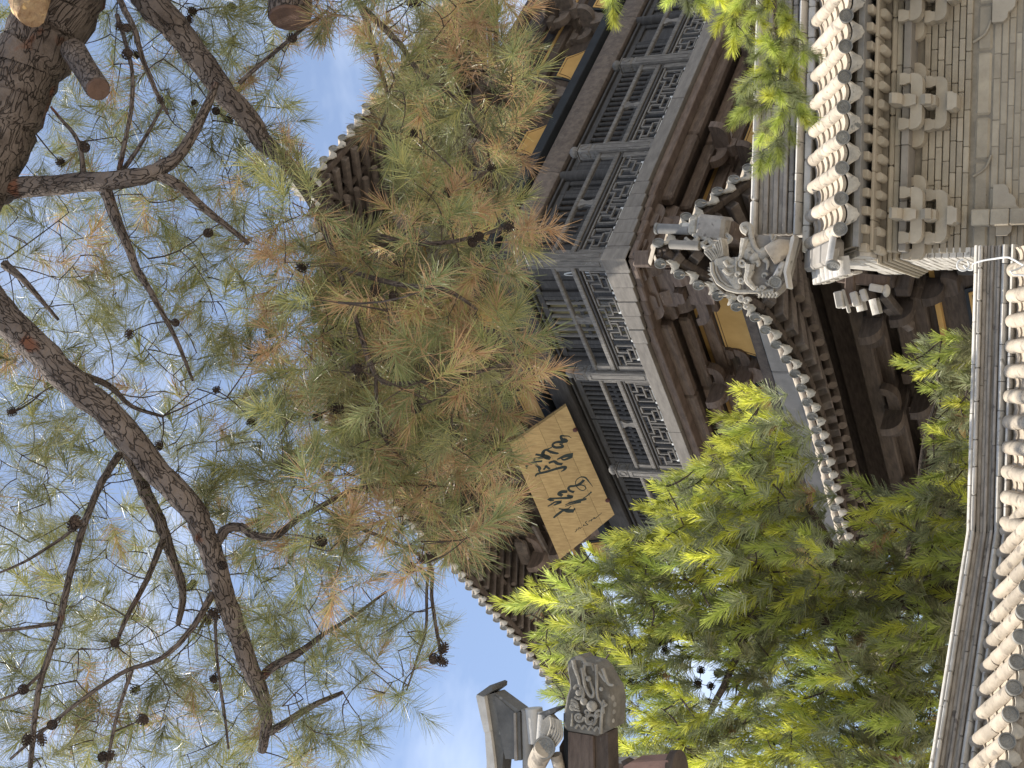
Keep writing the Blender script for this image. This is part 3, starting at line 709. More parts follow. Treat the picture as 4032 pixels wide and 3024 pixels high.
# white cable lying over the wall's end
pts = [fy(3795, 1045, 13.0), fy(3808, 1060, 12.98), fy(3830, 1062, 12.97), fy(3832, 1040, 12.95), fy(3870, 1026, 12.9), fy(3920, 1018, 12.85), fy(3965, 1013, 12.78), fy(3990, 1022, 12.70), fy(4032, 1046, 12.55), fy(4120, 1090, 12.4), fy(4800, 1100, 12.3)]
pts[-1].z = .02
cb = thing('white_cable', 'thin white cable looped over the end of the tile-capped wall beside the brick corner', 'cable', pts[0])
b = MB(); b.tube([p - pts[0] for p in smoothpts(pts, 4)], .0085, 7); b.build('cable_run', M['white'], cb, True)
b = MB(); b.tube([pts[0] - pts[0] + Vector((.05 * math.cos(a), -.03 - .01 * math.sin(a), .05 * math.sin(a))) for a in [i * .5 for i in range(12)]], .009, 6); b.build('cable_loop', M['white'], cb, True)
# ================================================================ PAGODA (local frame: x = r along the right face, y = l along the left face, z up)
YA = rad(-42.19)
LV = Vector((math.sin(YA), math.cos(YA), 0)); RV = Vector((math.cos(YA), -math.sin(YA), 0))
_d = ray(2385, 1022); PO = EYE + _d * (17.5 / math.hypot(_d.x, _d.y)); H0 = PO.z
PAG = thing('wooden_pagoda', 'dark timber pagoda with a grey railed balcony, ochre panels and upturned tiled eaves', 'pagoda', (PO.x, PO.y, 0), math.atan2(RV.y, RV.x))
def P(r, l, z): return Vector((r, l, H0 + z))
def lf(ix, iy, off):   # photo point on the plane r = off  -> (r, l, z)
    p = on_plane(ix, iy, PO + RV * off, RV) - PO; return Vector((p.dot(RV), p.dot(LV), p.z))
def rfp(ix, iy, off):  # photo point on the plane l = off
    p = on_plane(ix, iy, PO + LV * off, LV) - PO; return Vector((p.dot(RV), p.dot(LV), p.z))
def pm(b, name, mat, smooth=False, parent=None): return b.build(name, M[mat], parent or PAG, smooth)
class Face:
    """one face of the square tower: s runs along the face from the near corner, o is the depth behind the balcony edge"""
    def __init__(s, left): s.left = left
    def p(s, a, o, z): return P(o, a, z) if s.left else P(a, o, z)
    def vec(s, a, o, z): return Vector((o, a, z)) if s.left else Vector((a, o, z))
    def box(s, b, a0, a1, o0, o1, z0, z1, ch=.006):
        return b.box(s.p(a0, o0, z0), s.p(a1, o1, z1), ch)
    def fr(s, a, o, z): return frame(s.p(a, o, z), s.vec(1, 0, 0), (0, 0, 1), s.vec(0, 1, 0))
    def frside(s, a, o, z): return frame(s.p(a, o, z), s.vec(0, 1, 0), (0, 0, 1), s.vec(1, 0, 0))
LF, RF = Face(True), Face(False)
POSTS = {True: [2.25, 4.50, 6.75, 9.2], False: [2.37, 4.52, 6.75, 9.0]}
G = 1.2
END = {True: 9.42, False: 9.2}

# balcony floor: boards whose ends step down towards the corner, on a core
b = MB(); b.box(P(.02, .02, -.16), P(1.5, 9.4, -.02)); b.box(P(1.5, .021, -.161), P(9.2, 1.5, -.021)); pm(b, 'balcony_floor', 'slab')
for fc in (LF, RF):
    a = -.11; k = 0
    while a < END[fc.left]:
        w_ = .27 if k < 6 else 1.9; drop = max(0, .16 - .027 * k) if k < 7 else 0
        b = MB(); j = random.uniform(-.006, .006)
        fc.box(b, a + .002, min(a + w_, END[fc.left]) - .002, -.10 + j - .004 * (k % 2), .10, -.19 - drop, .012, .006)
        pm(b, 'edge_board', 'slab')
        if drop > 0:
            b = MB(); fc.box(b, a + .03, a + w_ + .06, -.04, .30, -.30 - drop, -.195 - drop, .02); pm(b, 'plank_end', 'brown')
        a += w_; k += 1
# railings
def post(fc, a, corner=False):
    hw = .085; p = MB()
    c = fc.p(a, .0, 0) if not corner else P(0, 0, 0)
    p.box(c + Vector((-hw, -hw, .0)), c + Vector((hw, hw, .985)), .012)
    p.box(c + Vector((-hw + .012, -hw + .012, .985)), c + Vector((hw - .012, hw - .012, 1.0)), 0)
    p.box(c + Vector((-hw, -hw, 1.0)), c + Vector((hw, hw, 1.19)), .012)
    p.box(c + Vector((-hw - .012, -hw - .012, 1.19)), c + Vector((hw + .012, hw + .012, 1.205)), .004)
    o = pm(p, 'railing_post', 'rail')
    f = MB(); f.lathe([(.05, 0), (.045, .012), (.07, .03), (.088, .065), (.084, .10), (.055, .135), (.018, .155), (.004, .165)], Matrix.Translation(c + Vector((0, 0, 1.205))), 12); pm(f, 'finial', 'rail', True, o)
    for s in ((-1, 0), (0, -1)):
        q = MB(); n = Vector((s[0], s[1], 0)); t = Vector((0, 0, 1)).cross(n)
        fr_ = frame(c + n * (hw + .001), t, (0, 0, 1), n)
        q.box((-.052, .06, -.004), (-.044, .93, .007), .002, fr_); q.box((.044, .06, -.004), (.052, .93, .007), .002, fr_)
        q.box((-.0435, .06, -.004), (.0435, .068, .0065), .002, fr_); q.box((-.0435, .922, -.004), (.0435, .93, .0065), .002, fr_)
        q.tube([fr_ @ Vector((.05 * math.cos(x_), 1.095 + .06 * math.sin(x_), .004)) for x_ in [i * math.pi / 6 for i in range(13)]], .006, 5)
        pm(q, 'post_moulding', 'rail', False, o)
def fret(fc, a0, a1):
    """stepped meander lattice between two posts"""
    b = MB(); zb, zt = .03, .40; o = -.012; th = .026
    def h(x0, x1, z): fc.box(b, x0, x1, o, o + .04, z - th / 2, z + th / 2, .003)
    def v(x, z0, z1): fc.box(b, x - th / 2, x + th / 2, o + .0015, o + .0385, z0, z1, .003)
    L = a1 - a0; n = max(2, round(L / .52)); u = L / n
    for i in range(n):
        x = a0 + i * u; fl = (i % 2)
        f = (lambda t: x + u * t) if not fl else (lambda t: x + u * (1 - t))
        hh = lambda t0, t1, z: h(min(f(t0), f(t1)), max(f(t0), f(t1)), z)
        hh(.0, .42, .31); v(f(.42), .297, .40); v(f(.18), .20, .297); hh(.18, .70, .205); v(f(.70), .115, .192); v(f(.56), .218, .36); hh(.56, .86, .365); v(f(.86), .10, .352)
        hh(.30, .86, .105); v(f(.30), .118, .192); v(f(.08), .05, .297); hh(.08, .30, .06)
    h(a0, a1, .412); pm(b, 'fretwork_panel', 'rail')
    for i in range(n):
        x = a0 + i * u
        for (t0, t1, z0, z1) in ((.34, .80, .0, .125), (.90, .99, .0, .10), (.10, .24, .0, .09)):
            b = MB(); fc.box(b, x + u * t0, x + u * t1, .006, .02, z0 + .008, z1, 0); pm(b, 'pale_pane', 'paper')
def bay(fc, a0, a1):
    m = (a0 + a1) / 2; ps = .085
    b = MB(); fc.box(b, a0 + ps - .03, a1 - ps + .03, -.038, .038, .80, .865, .014); pm(b, 'handrail', 'rail')
    b = MB(); fc.box(b, a0 + ps - .02, a1 - ps + .02, -.034, .034, .50, .575, .012); pm(b, 'middle_rail', 'rail')
    b = MB(); fc.box(b, a0 + ps, a1 - ps, -.03, .03, .445, .475, .006); pm(b, 'under_rail', 'slate')
    for x in (m,):
        b = MB(); pts = [(-.055, 0), (.055, 0), (.055, .04), (.038, .075), (.032, .12), (.05, .16), (.075, .185), (.078, .225), (-.078, .225), (-.075, .185), (-.05, .16), (-.032, .12), (-.038, .075), (-.055, .04)]
        b.prism(pts, fc.fr(x, -.022, .575), 0, .044); pm(b, 'rail_strut', 'rail')
    for x, s in ((a0 + ps, 1), (a1 - ps, -1)):
        b = MB(); fc.box(b, x, x + s * .10, -.026, .026, .575, .80, .006); pm(b, 'rail_jamb', 'rail')
        b = MB(); fc.box(b, x, x + s * .10, -.028, .028, .012, .445, .006); pm(b, 'fret_stile', 'rail')
    fret(fc, a0 + ps + .10, a1 - ps - .10)
post(LF, 0, True)
for fc in (LF, RF):
    xs = [0] + POSTS[fc.left]
    for a0, a1 in zip(xs, xs[1:]): bay(fc, a0, a1)
    for a in xs[1:]: post(fc, a)

# body behind the balcony: columns, doors and slatted windows, beams
for (r, l) in [(G + .06, G + .06)] + [(G + .02, a) for a in (3.30, 8.15)] + [(a, G + .02) for a in (3.34, 7.65, 9.4)]:
    b = MB(); rr = .095 if (r, l) != (G + .06, G + .06) else .15
    b.lathe([(rr * 1.05, -.05), (rr * 1.05, 0.4), (rr, 2.0), (rr * .93, 2.28), (rr * .80, 2.33)], Matrix.Translation(P(r, l, 0)), 16); o = pm(b, 'column', 'slate', True)
    if (r, l) == (G + .06, G + .06):
        b = MB()
        for k in range(12): pass
        ctr = P(r - .10, l + .02, 1.18)
        b.tube([P(r, l, 1.2) + Vector((-math.cos(t_ * .5) * .152, math.sin(t_ * .5) * .152, .25 * math.sin(a_))) for a_, t_ in [(2 * math.pi * i / 20, .4 + .55 * math.cos(2 * math.pi * i / 20)) for i in range(21)]], .010, 5)
        pm(b, 'chalk_ring', 'paper', True, o)
def window(fc, a0, a1, kind='slats', z0=.02, z1=2.06, sp=.128, belt=1.52):
    o = G + .05
    b = MB(); fc.box(b, a0, a1, o - .02, o + .06, z1, z1 + .10, .008); fc.box(b, a0, a0 + .09, o - .02, o + .06, z0, z1 - .002, .008); fc.box(b, a1 - .09, a1, o - .02, o + .06, z0, z1 - .002, .008)
    fc.box(b, a0 + .092, a1 - .092, o - .01, o + .05, .62, .72, .006); pm(b, 'window_frame', 'slate')
    if kind == 'panel':
        b = MB(); fc.box(b, a0 + .09, a1 - .09, o + .03, o + .05, z0, z1, 0); pm(b, 'door_panel', 'slate')
        for q0, q1 in ((.75, 1.35), (1.42, 1.98)):
            b = MB(); fc.box(b, a0 + .14, a1 - .14, o + .012, o + .034, q0, q1, .012); pm(b, 'raised_field', 'slate')
        return
    n = max(3, int((a1 - a0 - .2) / sp)); st = (a1 - a0 - .2) / n
    for i in range(n + 0):
        x = a0 + .10 + st * (i + .5); b = MB(); b.tube([fc.p(x, o + .02, .72), fc.p(x, o + .02, z1 + .0)], .034, 8, False); pm(b, 'slat', 'rail' if fc.left and a0 < 2 else 'slate', True)
    b = MB(); fc.box(b, a0 + .09, a1 - .09, o + .005, o + .012, belt - .03, belt + .03, .002); pm(b, 'slat_belt', 'slate')
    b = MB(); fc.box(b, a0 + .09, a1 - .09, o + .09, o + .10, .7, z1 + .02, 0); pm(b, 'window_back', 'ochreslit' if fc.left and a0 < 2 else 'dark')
window(LF, 1.42, 1.86, 'panel'); window(LF, 1.86, 2.92); window(LF, 2.92, 3.20, 'panel')
window(LF, 3.40, 3.72, 'panel'); window(LF, 3.72, 4.72, sp=.10); window(LF, 4.74, 5.72, sp=.10); window(LF, 5.74, 6.72, sp=.10); window(LF, 6.74, 7.70, sp=.10); window(LF, 7.70, 8.05, 'panel')
window(RF, 1.42, 1.86, 'panel'); window(RF, 1.86, 2.92); window(RF, 2.92, 3.24, 'panel')
window(RF, 3.45, 3.62, 'panel'); window(RF, 3.62, 6.95, sp=.135); window(RF, 6.95, 7.55, 'panel'); window(RF, 7.78, 8.1, 'panel'); window(RF, 8.1, 9.1)
b = MB(); b.box(P(G + .22, G + .22, -5.), P(9.1, 8.2, 5.1)); pm(b, 'inner_core', 'dark')
for fc in (LF, RF):
    E_ = END[fc.left]
    b = MB(); fc.box(b, G + .12, E_, G - .02, G + .10, 2.17, 2.21, .006); pm(b, 'head_strip', 'slate')
    x = G - .35
    for x0, x1 in ((.95, 3.33), (3.335, 7.66), (7.665, E_)):
        b = MB(); b.prism([(math.copysign(abs(math.cos(t)) ** .5, math.cos(t)) * .09, .455 + math.copysign(abs(math.sin(t)) ** .7, math.sin(t)) * .0 + math.sin(t) * .21) for t in [2 * math.pi * i / 16 for i in range(16)]], frame(fc.p(x0, G - .02, 2.0), fc.vec(0, 1, 0), (0, 0, 1), fc.vec(1, 0, 0)), 0, x1 - x0 - .006); pm(b, 'round_lintel', 'rafter' if not fc.left else 'slate', True)
    b = MB(); fc.box(b, .80, E_, G - .16, G + .14, 2.73, 2.90, .01); pm(b, 'plate_beam', 'bluegrey')
    b = MB(); fc.box(b, .98, E_ - 1.1, G + .08, G + .16, 2.90, 5.0, 0); pm(b, 'frieze_wall', 'dark')
    b = MB(); fc.box(b, .75, E_, G - .10, G + .0, 3.50, 3.66, .01); pm(b, 'frieze_beam', 'dark')
    b = MB(); fc.box(b, .65, E_, G - .02, G + .04, 3.74, 3.80, .004); pm(b, 'ochre_strip', 'yellow')
    b = MB(); fc.box(b, .60, E_, G - .30, G - .16, 3.86, 4.02, .01); pm(b, 'frieze_beam', 'dark')
    b = MB(); fc.box(b, .2, E_, G - .75, G - .58, 4.0, 4.18, .01); pm(b, 'frieze_beam', 'dark')
def ochre(fc, a0, a1, z0, z1, o, ends=(1, 1), name='ochre_panel'):
    """ochre infill panel whose lower corners flare in a curve round the brackets (top edge at z1)"""
    w_ = a1 - a0; h = z1 - z0; c = min(.42, w_ * .3)
    def outl(g):
        p = [(a0 + g + c * 1.0, z1 - g)] if ends[0] else [(a0 + g, z1 - g)]
        L_ = []
        if ends[0]: L_ = [(a0 + c - c * t + g, z1 - g - (h - 2 * g) * (1 - (1 - t) ** 2.2)) for t in (0, .15, .3, .45, .6, .8, 1)]
        else: L_ = [(a0 + g, z1 - g), (a0 + g, z0 + g)]
        if ends[1]: R_ = [(a1 - c + c * t - g, z1 - g - (h - 2 * g) * (1 - (1 - t) ** 2.2)) for t in (1, .8, .6, .45, .3, .15, 0)]
        else: R_ = [(a1 - g, z0 + g), (a1 - g, z1 - g)]
        return L_ + R_
    b = MB(); b.prism(outl(-.05), fc.fr(0, o + .012, 0), 0, .02); pm(b, 'panel_border', 'bluegrey')
    b = MB(); b.prism(outl(0), fc.fr(0, o, 0), 0, .02); pp = pm(b, name, 'yellow')
    q = outl(.045); b = MB(); b.tube([fc.p(x, o - .001, z) for x, z in q] + [fc.p(*((q[0][0], o - .001, q[0][1])))], .006, 5); pm(b, 'ink_line', 'inkline', False, pp)
for fc in (LF, RF):
    for a0, a1 in ((1.65, 2.9), (3.75, 5.05), (5.85, 7.2), (8.1, 9.0)): ochre(fc, a0, a1, 2.915, 3.40, G + .05)
# wooden brackets (arms shaped like boats, bearing blocks, projecting arms)
def wood_arm(hl, h, rise=.0, blk=.12):
    r = h * 1.15; pts = []
    for i in range(7): a = math.pi * (1 + .5 * i / 6); pts.append((-hl + r + r * math.cos(a), h + (h) * math.sin(a)))
    for i in range(7): a = math.pi * (1.5 + .5 * i / 6); pts.append((hl - r + r * math.cos(a), h + h * math.sin(a)))
    return pts + [(hl, h + rise), (hl - blk, h + rise), (hl - blk - .03, h * .8), (.1, h * .8), (.08, h + rise), (-.08, h + rise), (-.1, h * .8), (-hl + blk + .03, h * .8), (-hl + blk, h + rise), (-hl, h + rise)]
def dou(s, h): return [(-s * .7, 0), (s * .7, 0), (s * .8, h * .2), (s, h * .45), (s, h), (-s, h), (-s, h * .45), (-s * .8, h * .2)]
def nose(L, h):   # projecting arm seen from the side: from 0 (wall) to -L (front), round belly at the front
    pts = [(0, 0), (0, h)] + [(-L, h)]
    for i in range(7): a = math.pi * (1 + .5 * i / 6); pts.append((-L + .5 * h * 1.9 + .95 * h * math.cos(a), .0 + h * .75 + h * .95 * math.sin(a)))
    return pts
def bset(fc, a, z, o, mat='brown', tiers=2, s=1.0):
    def pr(name, pts, fr_, t): b = MB(); b.prism(pts, fr_, 0, t); pm(b, name, mat)
    pr('bearing_block', dou(.17 * s, .20 * s), fc.fr(a, o - .20 * s, z), .34 * s)
    zz = z + .20 * s
    pr('bracket_arm', wood_arm(.44 * s, .20 * s, .02), fc.fr(a, o - .07 * s, zz), .14 * s)
    pr('projecting_arm', nose(.48 * s, .21 * s), fc.frside(a - .07 * s, o, zz), .14 * s)
    for q_ in (-.36, .36): pr('bearing_block', dou(.10 * s, .13 * s), fc.fr(a + q_ * s, o - .10 * s, zz + .22 * s), .2 * s)
    pr('bearing_block', dou(.11 * s, .13 * s), fc.fr(a, o - .50 * s, zz + .215 * s), .2 * s)
    z2 = zz + .34 * s
    pr('bracket_arm', wood_arm(.62 * s, .20 * s, .02), fc.fr(a, o - .06 * s, z2), .13 * s)
    pr('bracket_arm', wood_arm(.42 * s, .20 * s, .02), fc.fr(a, o - .46 * s, z2), .13 * s)
    pr('projecting_arm', nose(.88 * s, .22 * s), fc.frside(a - .07 * s, o, z2), .14 * s)
    for q_ in (-.34, .34): pr('bearing_block', dou(.10 * s, .12 * s), fc.fr(a + q_ * s, o - .50 * s, z2 + .22 * s), .2 * s)
    if tiers > 2:
        z3 = z2 + .34 * s
        pr('bracket_arm', wood_arm(.5 * s, .2 * s, .02), fc.fr(a, o - .84 * s, z3), .13 * s)
        pr('projecting_arm', nose(1.2 * s, .22 * s), fc.frside(a - .07 * s, o, z3), .14 * s)
for fc in (LF, RF):
    for a in (3.32, 5.45, 7.66): bset(fc, a, 2.90, G + .05, 'rafter' if not fc.left else 'brown', 3)
    bset(fc, 1.25, 2.90, G + .05, 'rafter', 3)

# under the balcony: logs, recessed wall with ochre panels, brackets
for fc in (LF, RF):
    E_ = END[fc.left]
    b = MB(); fc.box(b, 1.55, E_, -.02, .16, -.32, -.195, .012); pm(b, 'fascia_beam', 'brown')
    for x0, x1 in ((1.45, 2.9), (2.905, 5.1), (5.105, E_)):
        b = MB(); fc.box(b, x0, x1, .17, .34, -.47, -.27, .035); pm(b, 'balcony_log', 'brown')
        b = MB(); fc.box(b, x0 + .2, x1 + .2, .53, .69, -.60, -.41, .035); pm(b, 'balcony_log', 'brown')
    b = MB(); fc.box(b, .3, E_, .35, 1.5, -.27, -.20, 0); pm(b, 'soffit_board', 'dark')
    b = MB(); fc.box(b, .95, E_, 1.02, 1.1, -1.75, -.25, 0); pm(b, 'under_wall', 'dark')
    b = MB(); fc.box(b, .95, E_, .96, 1.03, -.56, -.49, .004); pm(b, 'ochre_strip', 'yellow')
    b = MB(); fc.box(b, .90, E_, .90, 1.03, -.76, -.58, .01); pm(b, 'under_board', 'brown')
    b = MB(); fc.box(b, .60, E_, .80, 1.0, -1.46, -1.30, .012); pm(b, 'sill_plank', 'rafter')
    b = MB(); fc.box(b, .55, E_, .80, .98, -1.56, -1.46, .0); pm(b, 'sill_gap_shade', 'bluegrey')  # dark strip painted in for the shade of the gap under the sill
    for a0, a1, e in ((1.62, 2.80, (0, 1)), (3.55, 4.65, (1, 1)), (5.4, 6.6, (1, 1)), (7.4, 8.6, (1, 1))):
        # flaring corners point down towards the sill here
        o = .975; w_ = a1 - a0; c = .22; z1, z0 = -.785, -1.29
        def outl(g):
            L_ = [(a0 + g, z1 - g)] + ([(a0 + g, z0 + .22), (a0 + g - .06, z0 + .08), (a0 + g - .2, z0 + g)] if e[0] else [(a0 + g, z0 + g)])
            R_ = ([(a1 - g + .2, z0 + g), (a1 - g + .06, z0 + .08), (a1 - g, z0 + .22)] if e[1] else [(a1 - g, z0 + g)]) + [(a1 - g, z1 - g)]
            return L_ + R_
        b = MB(); b.prism(outl(-.06), fc.fr(0, o + .012, 0), 0, .02); pm(b, 'panel_border', 'bluegrey')
        b = MB(); b.prism(outl(0), fc.fr(0, o, 0), 0, .02); pp = pm(b, 'ochre_panel', 'yellow')
        q = outl(.035); b = MB(); b.tube([fc.p(x, o - .001, z) for x, z in q + q[:1]], .006, 5); pm(b, 'ink_line', 'inkline', False, pp)
    for a in (3.10, 5.05, 7.0): bset(fc, a, -1.30, 1.0, 'brown', 2, .93)
# corner bracket fan: round-nosed arms on both sides and along the diagonal
for fc in (LF, RF):
    for a, z, L_, h_ in ((.30, -.70, .98, .36), (.86, -.72, .95, .36), (.34, -1.22, .62, .32), (.90, -1.22, .60, .32), (1.34, -.74, .62, .30)):
        b = MB(); b.prism(nose(L_, h_), fc.frside(a - .12, 1.06, z), 0, .24); pm(b, 'projecting_arm', 'brown')
    for a0, a1, o, z in ((.1, 1.5, .62, -.34), (.3, 1.7, .70, -.92)):
        b = MB(); fc.box(b, a0, a1, o, o + .14, z - .08, z + .08, .03); pm(b, 'corner_tie', 'brown')
    for a, o, z in ((.30, .02, -.36), (.86, .06, -.36), (.58, .30, -.40), (.32, .40, -.84), (.88, .42, -.84), (1.36, .36, -.42)):
        b = MB(); b.prism(dou(.15, .20), fc.fr(a, o, z - .12), 0, .28); pm(b, 'bearing_block', 'brown')
    for a, o, z in ((.75, .10, -.52), (1.15, .40, -1.00)):
        b = MB(); b.prism(wood_arm(.5, .2, .02), fc.fr(a, o, z), 0, .15); pm(b, 'bracket_arm', 'brown')
    for a, z in ((.40, -.40), (.82, -.40), (.42, -.86), (.85, -.86)):
        b = MB(); b.prism(dou(.11, .13), fc.fr(a, .12, z), 0, .22); pm(b, 'bearing_block', 'brown')
dg = Vector((1, 1, 0)).normalized()
for t0, t1, z, h in ((-.08, 1.4, -.55, .26), (.12, 1.5, -.98, .26), (-.02, 1.4, -.80, .14)):
    b = MB(); b.beam(P(0, 0, z) + dg * t0, P(0, 0, z) + dg * t1, .22, h, (0, 0, 1), .03); pm(b, 'diagonal_arm', 'brown')
b = MB(); b.box(P(-.06, -.06, -.34), P(.2, .2, -.16), .02); pm(b, 'corner_block', 'brown')

# ---------------------------------------------------------------- eaves
ptile = half_tube(.34, .068, .018, 8).mesh('eave_tile', M['tile'], True)
pdisc = disc_mb(.072).mesh('tile_end', M['disc'], True); pdrip = drip_mb(.10, .10).mesh('drip_tile', M['carved'], True); ppan = trough(.34, .11, .4, .02).mesh('pan_tile', M['pan'], True)
def eave(pts, inward, sp, tilt, rafters=True, rl=(1.5, 2.3), rise=.36, off=.07, fly=.10, rnd=.052, fanout=None, tiles=True, rmat='rafter', zin=None, hip=None):
    """tiles, drip lips, edge board and two rows of rafters along an eave line; inward = horizontal unit vector to the building"""
    pts = [Vector(p) for p in pts]; L = polylen(pts); n = int(L / sp); rise0 = rise
    rs = (lambda p: rise0) if zin is None else (lambda p: max(-.5, (H0 + zin - p.z) / 1.6))
    inward = Vector(inward).normalized()
    for i in range(n + 1):
        p, d = polyat(pts, min(i * sp + .01, L - .001)); nx = inward; rise = rs(p)
        if fanout: nx = (inward + fanout(i * sp / L)).normalized()
        ax = (-nx - Vector((0, 0, math.tan(tilt)))).normalized(); sd = (d - ax * d.dot(ax)).normalized(); up = sd.cross(ax)
        if up.z < 0: sd = -sd; up = -up
        sd = up.cross(ax)
        if tiles:
            o = p + up * .09 - ax * .31
            inst(ptile, 'eave_tile', PAG, frame(o, ax, sd, up) @ Matrix.Rotation(random.uniform(-.03, .03), 4, 'Z'))
            dd = (-nx * 1.0 - Vector((0, 0, .25))).normalized(); u2 = (Vector((0, 0, 1)) - dd * dd.z).normalized()
            inst(pdisc, 'tile_end', PAG, frame(o + ax * .335, dd, u2.cross(dd), u2) @ Matrix.Rotation(random.uniform(-.3, .3), 4, 'X'))
            p2, d2 = polyat(pts, min(i * sp + sp / 2, L - .001))
            inst(ppan, 'pan_tile', PAG, frame(p2 + up * .05 - ax * .31, ax, sd, up))
            inst(pdrip, 'drip_tile', PAG, frame(p2 + up * .05 + ax * .03, dd, u2.cross(dd), u2))
        if rafters:
            q = p + nx * .10 - Vector((0, 0, off)); r2 = (nx + Vector((0, 0, rise))).normalized()
            lim_ = 9 if hip is None else hip(p)
            b = MB(); b.beam(q, q + r2 * max(.12, min(rl[0], lim_ - .12)), fly, fly * 1.05, up, .012); b.beam(q - r2 * .0, q + r2 * .02, fly * .9, fly * .9, up, .01); pm(b, 'flying_rafter', rmat)
            if lim_ < .95: continue
            q2 = q + nx * .62 + Vector((0, 0, .62 * rise - .14)); b = MB(); b.tube([q2, q2 + r2 * min(rl[1], lim_ - .66)], rnd, 9); pm(b, 'round_rafter', rmat, True)
    for a, c in zip(pts, pts[1:]):
        rise = (rs(a) + rs(c)) / 2
        b = MB(); up = Vector((0, 0, 1)); b.beam(a + inward * .05 + up * .0, c + inward * .05, .10, .085, up, .01); pm(b, 'eave_board', 'dark')
        if hip is None or hip(a) > .8:
          b = MB(); b.beam(a + inward * .66 + up * (.66 * rise - .10), c + inward * .66 + up * (.66 * rise - .10), .08, .07, up, .01); pm(b, 'rafter_board', 'dark')
        # roof bed between the edge and the body
        k = 3.6 if zin is None else 1.6; ka = k if hip is None else min(k, hip(a)); kc = k if hip is None else min(k, hip(c)); b = MB(); t1 = a + inward * ka + up * (ka * rs(a) + .07); t2 = c + inward * kc + up * (kc * rs(c) + .07); a2, c2 = a + up * .035, c + up * .035
        vs = [a2, c2, t2, t1] + [v + Vector((0, 0, .05)) for v in (a2, c2, t2, t1)]
        b.add(vs, [(3, 2, 1, 0), (4, 5, 6, 7), (0, 1, 5, 4), (1, 2, 6, 5), (2, 3, 7, 6), (3, 0, 4, 7)]); pm(b, 'roof_bed', 'dark')
# upper eave, left face (carries the name plaque) and right face, joined by a cut corner
upL = []
for (x, y, ov) in ((1262, 1600, -1.6), (1283, 1681, -1.5), (1400, 1815, -1.32), (1510, 1950, -1.2), (1640, 2090, -1.06), (1783, 2224, -.95), (1900, 2365, -.88), (2020, 2500, -.82), (2150, 2660, -.80), (2300, 2850, -.78), (2420, 3010, -.78)):
    v = lf(x + 18, y, ov); upL.append(P(*v))
upR = []
for (x, y, ov) in ((1240, 690, -.8), (1300, 620, -.8), (1385, 520, -.8), (1440, 440, -.8), (1500, 365, -.8), (1570, 275, -.8), (1660, 150, -.8), (1760, 10, -.8), (1900, -190, -.8)):
    v = rfp(x + 16, y, ov); upR.append(P(*v))
def mono(pts): return pts
eave(upL, (1, 0, 0), .265, rad(24), rl=(1.3, 2.6))
eave(upR, (0, 1, 0), .265, rad(24), rl=(1.3, 2.6))
cut = [upR[0] + (upL[0] - upR[0]) * t for t in (0, .25, .5, .75, 1)]
cut[1].z += .0; cut[2].z += .0
eave(cut, (1, 1, 0), .27, rad(24), rl=(1.3, 2.4))
# roof above the eaves (rises to a main ridge), its corner ornaments
b = MB(); cen = P(5.2, 5.6, 8.4)
ring = [p + Vector((0, 0, .10)) for p in upR[::-1]] + [p + Vector((0, 0, .10)) for p in upL]
ring2 = [p.lerp(cen, .42) + Vector((0, 0, -.55)) for p in ring]
n_ = len(ring)
b.add(ring + ring2 + [cen], [(i, i + 1, n_ + i + 1, n_ + i) for i in range(n_ - 1)] + [(n_ + i, n_ + i + 1, 2 * n_) for i in range(n_ - 1)]); pm(b, 'upper_roof', 'tile')
def ornament(base, d, name):
    """weathered corner beast on the hip end: body, fins, head"""
    e = Vector(d).normalized(); b = MB(); up = Vector((0, 0, 1)); fr_ = frame(base, e, up, e.cross(up))
    b.prism([(-.45, 0), (.12, 0), (.25, .10), (.22, .26), (.34, .34), (.28, .46), (.12, .42), (.05, .55), (-.06, .46), (-.12, .60), (-.22, .48), (-.30, .62), (-.38, .45), (-.5, .5)], fr_, -.10, .10); o = pm(b, name, 'carved')
    for k in range(4):
        b = MB(); b.tube(smoothpts([fr_ @ Vector((-.4 + .16 * k, .1 + .03 * k, .10)), fr_ @ Vector((-.32 + .16 * k, .24, .125)), fr_ @ Vector((-.4 + .15 * k, .38, .10))], 4), .022, 6); pm(b, 'ornament_curl', 'carved', True, o)
    b = MB(); b.beam(base - e * 1.1 + up * .28, base - e * .1 + up * .05, .20, .22, up, .03); pm(b, 'hip_ridge', 'ridge')
ornament(upL[0] + Vector((.25, .1, .12)), (-1, -.4, 0), 'hip_beast')
ornament(upR[0] + Vector((.1, .25, .12)), (-.4, -1, 0), 'hip_beast')

# lower eave under the balcony
lowL = [P(-1.05, -1.0, -1.42)]
for (x, y) in ((2994, 1227), (3079, 1346), (3151, 1460), (3222, 1643), (3268, 1831), (3295, 1953)): lowL.append(P(*lf(x + 8, y, -1.0)))
lowL += [P(-1.0, 5.2, lowL[-1].z - H0 + .02), P(-1.0, 7.5, lowL[-1].z - H0 + .06), P(-1.0, 10.5, lowL[-1].z - H0 + .2)]
lowR = [P(-1.0, -1.05, -1.42)] + [P(*rfp(x + 6, y, -1.0)) for x, y in ((2767, 832), (2830, 785), (2895, 738), (2961, 687))] + [P(1.1, -1, -2.35), P(2., -1, -2.55), P(4.5, -1, -2.62), P(8.5, -1, -2.6)]
lowL = [lowL[0]] + smoothpts(lowL[1:], 2)
eave(lowL, (1, 0, 0), .272, rad(26), rl=(.9, .95), hip=lambda p: max(.08, p.y + 1.06), zin=-2.12, fly=.135, rnd=.07, off=.10)
eave(lowR, (0, 1, 0), .272, rad(26), rl=(.9, .95), hip=lambda p: max(.08, p.x + 1.06), zin=-2.12, fly=.135, rnd=.07, off=.10)
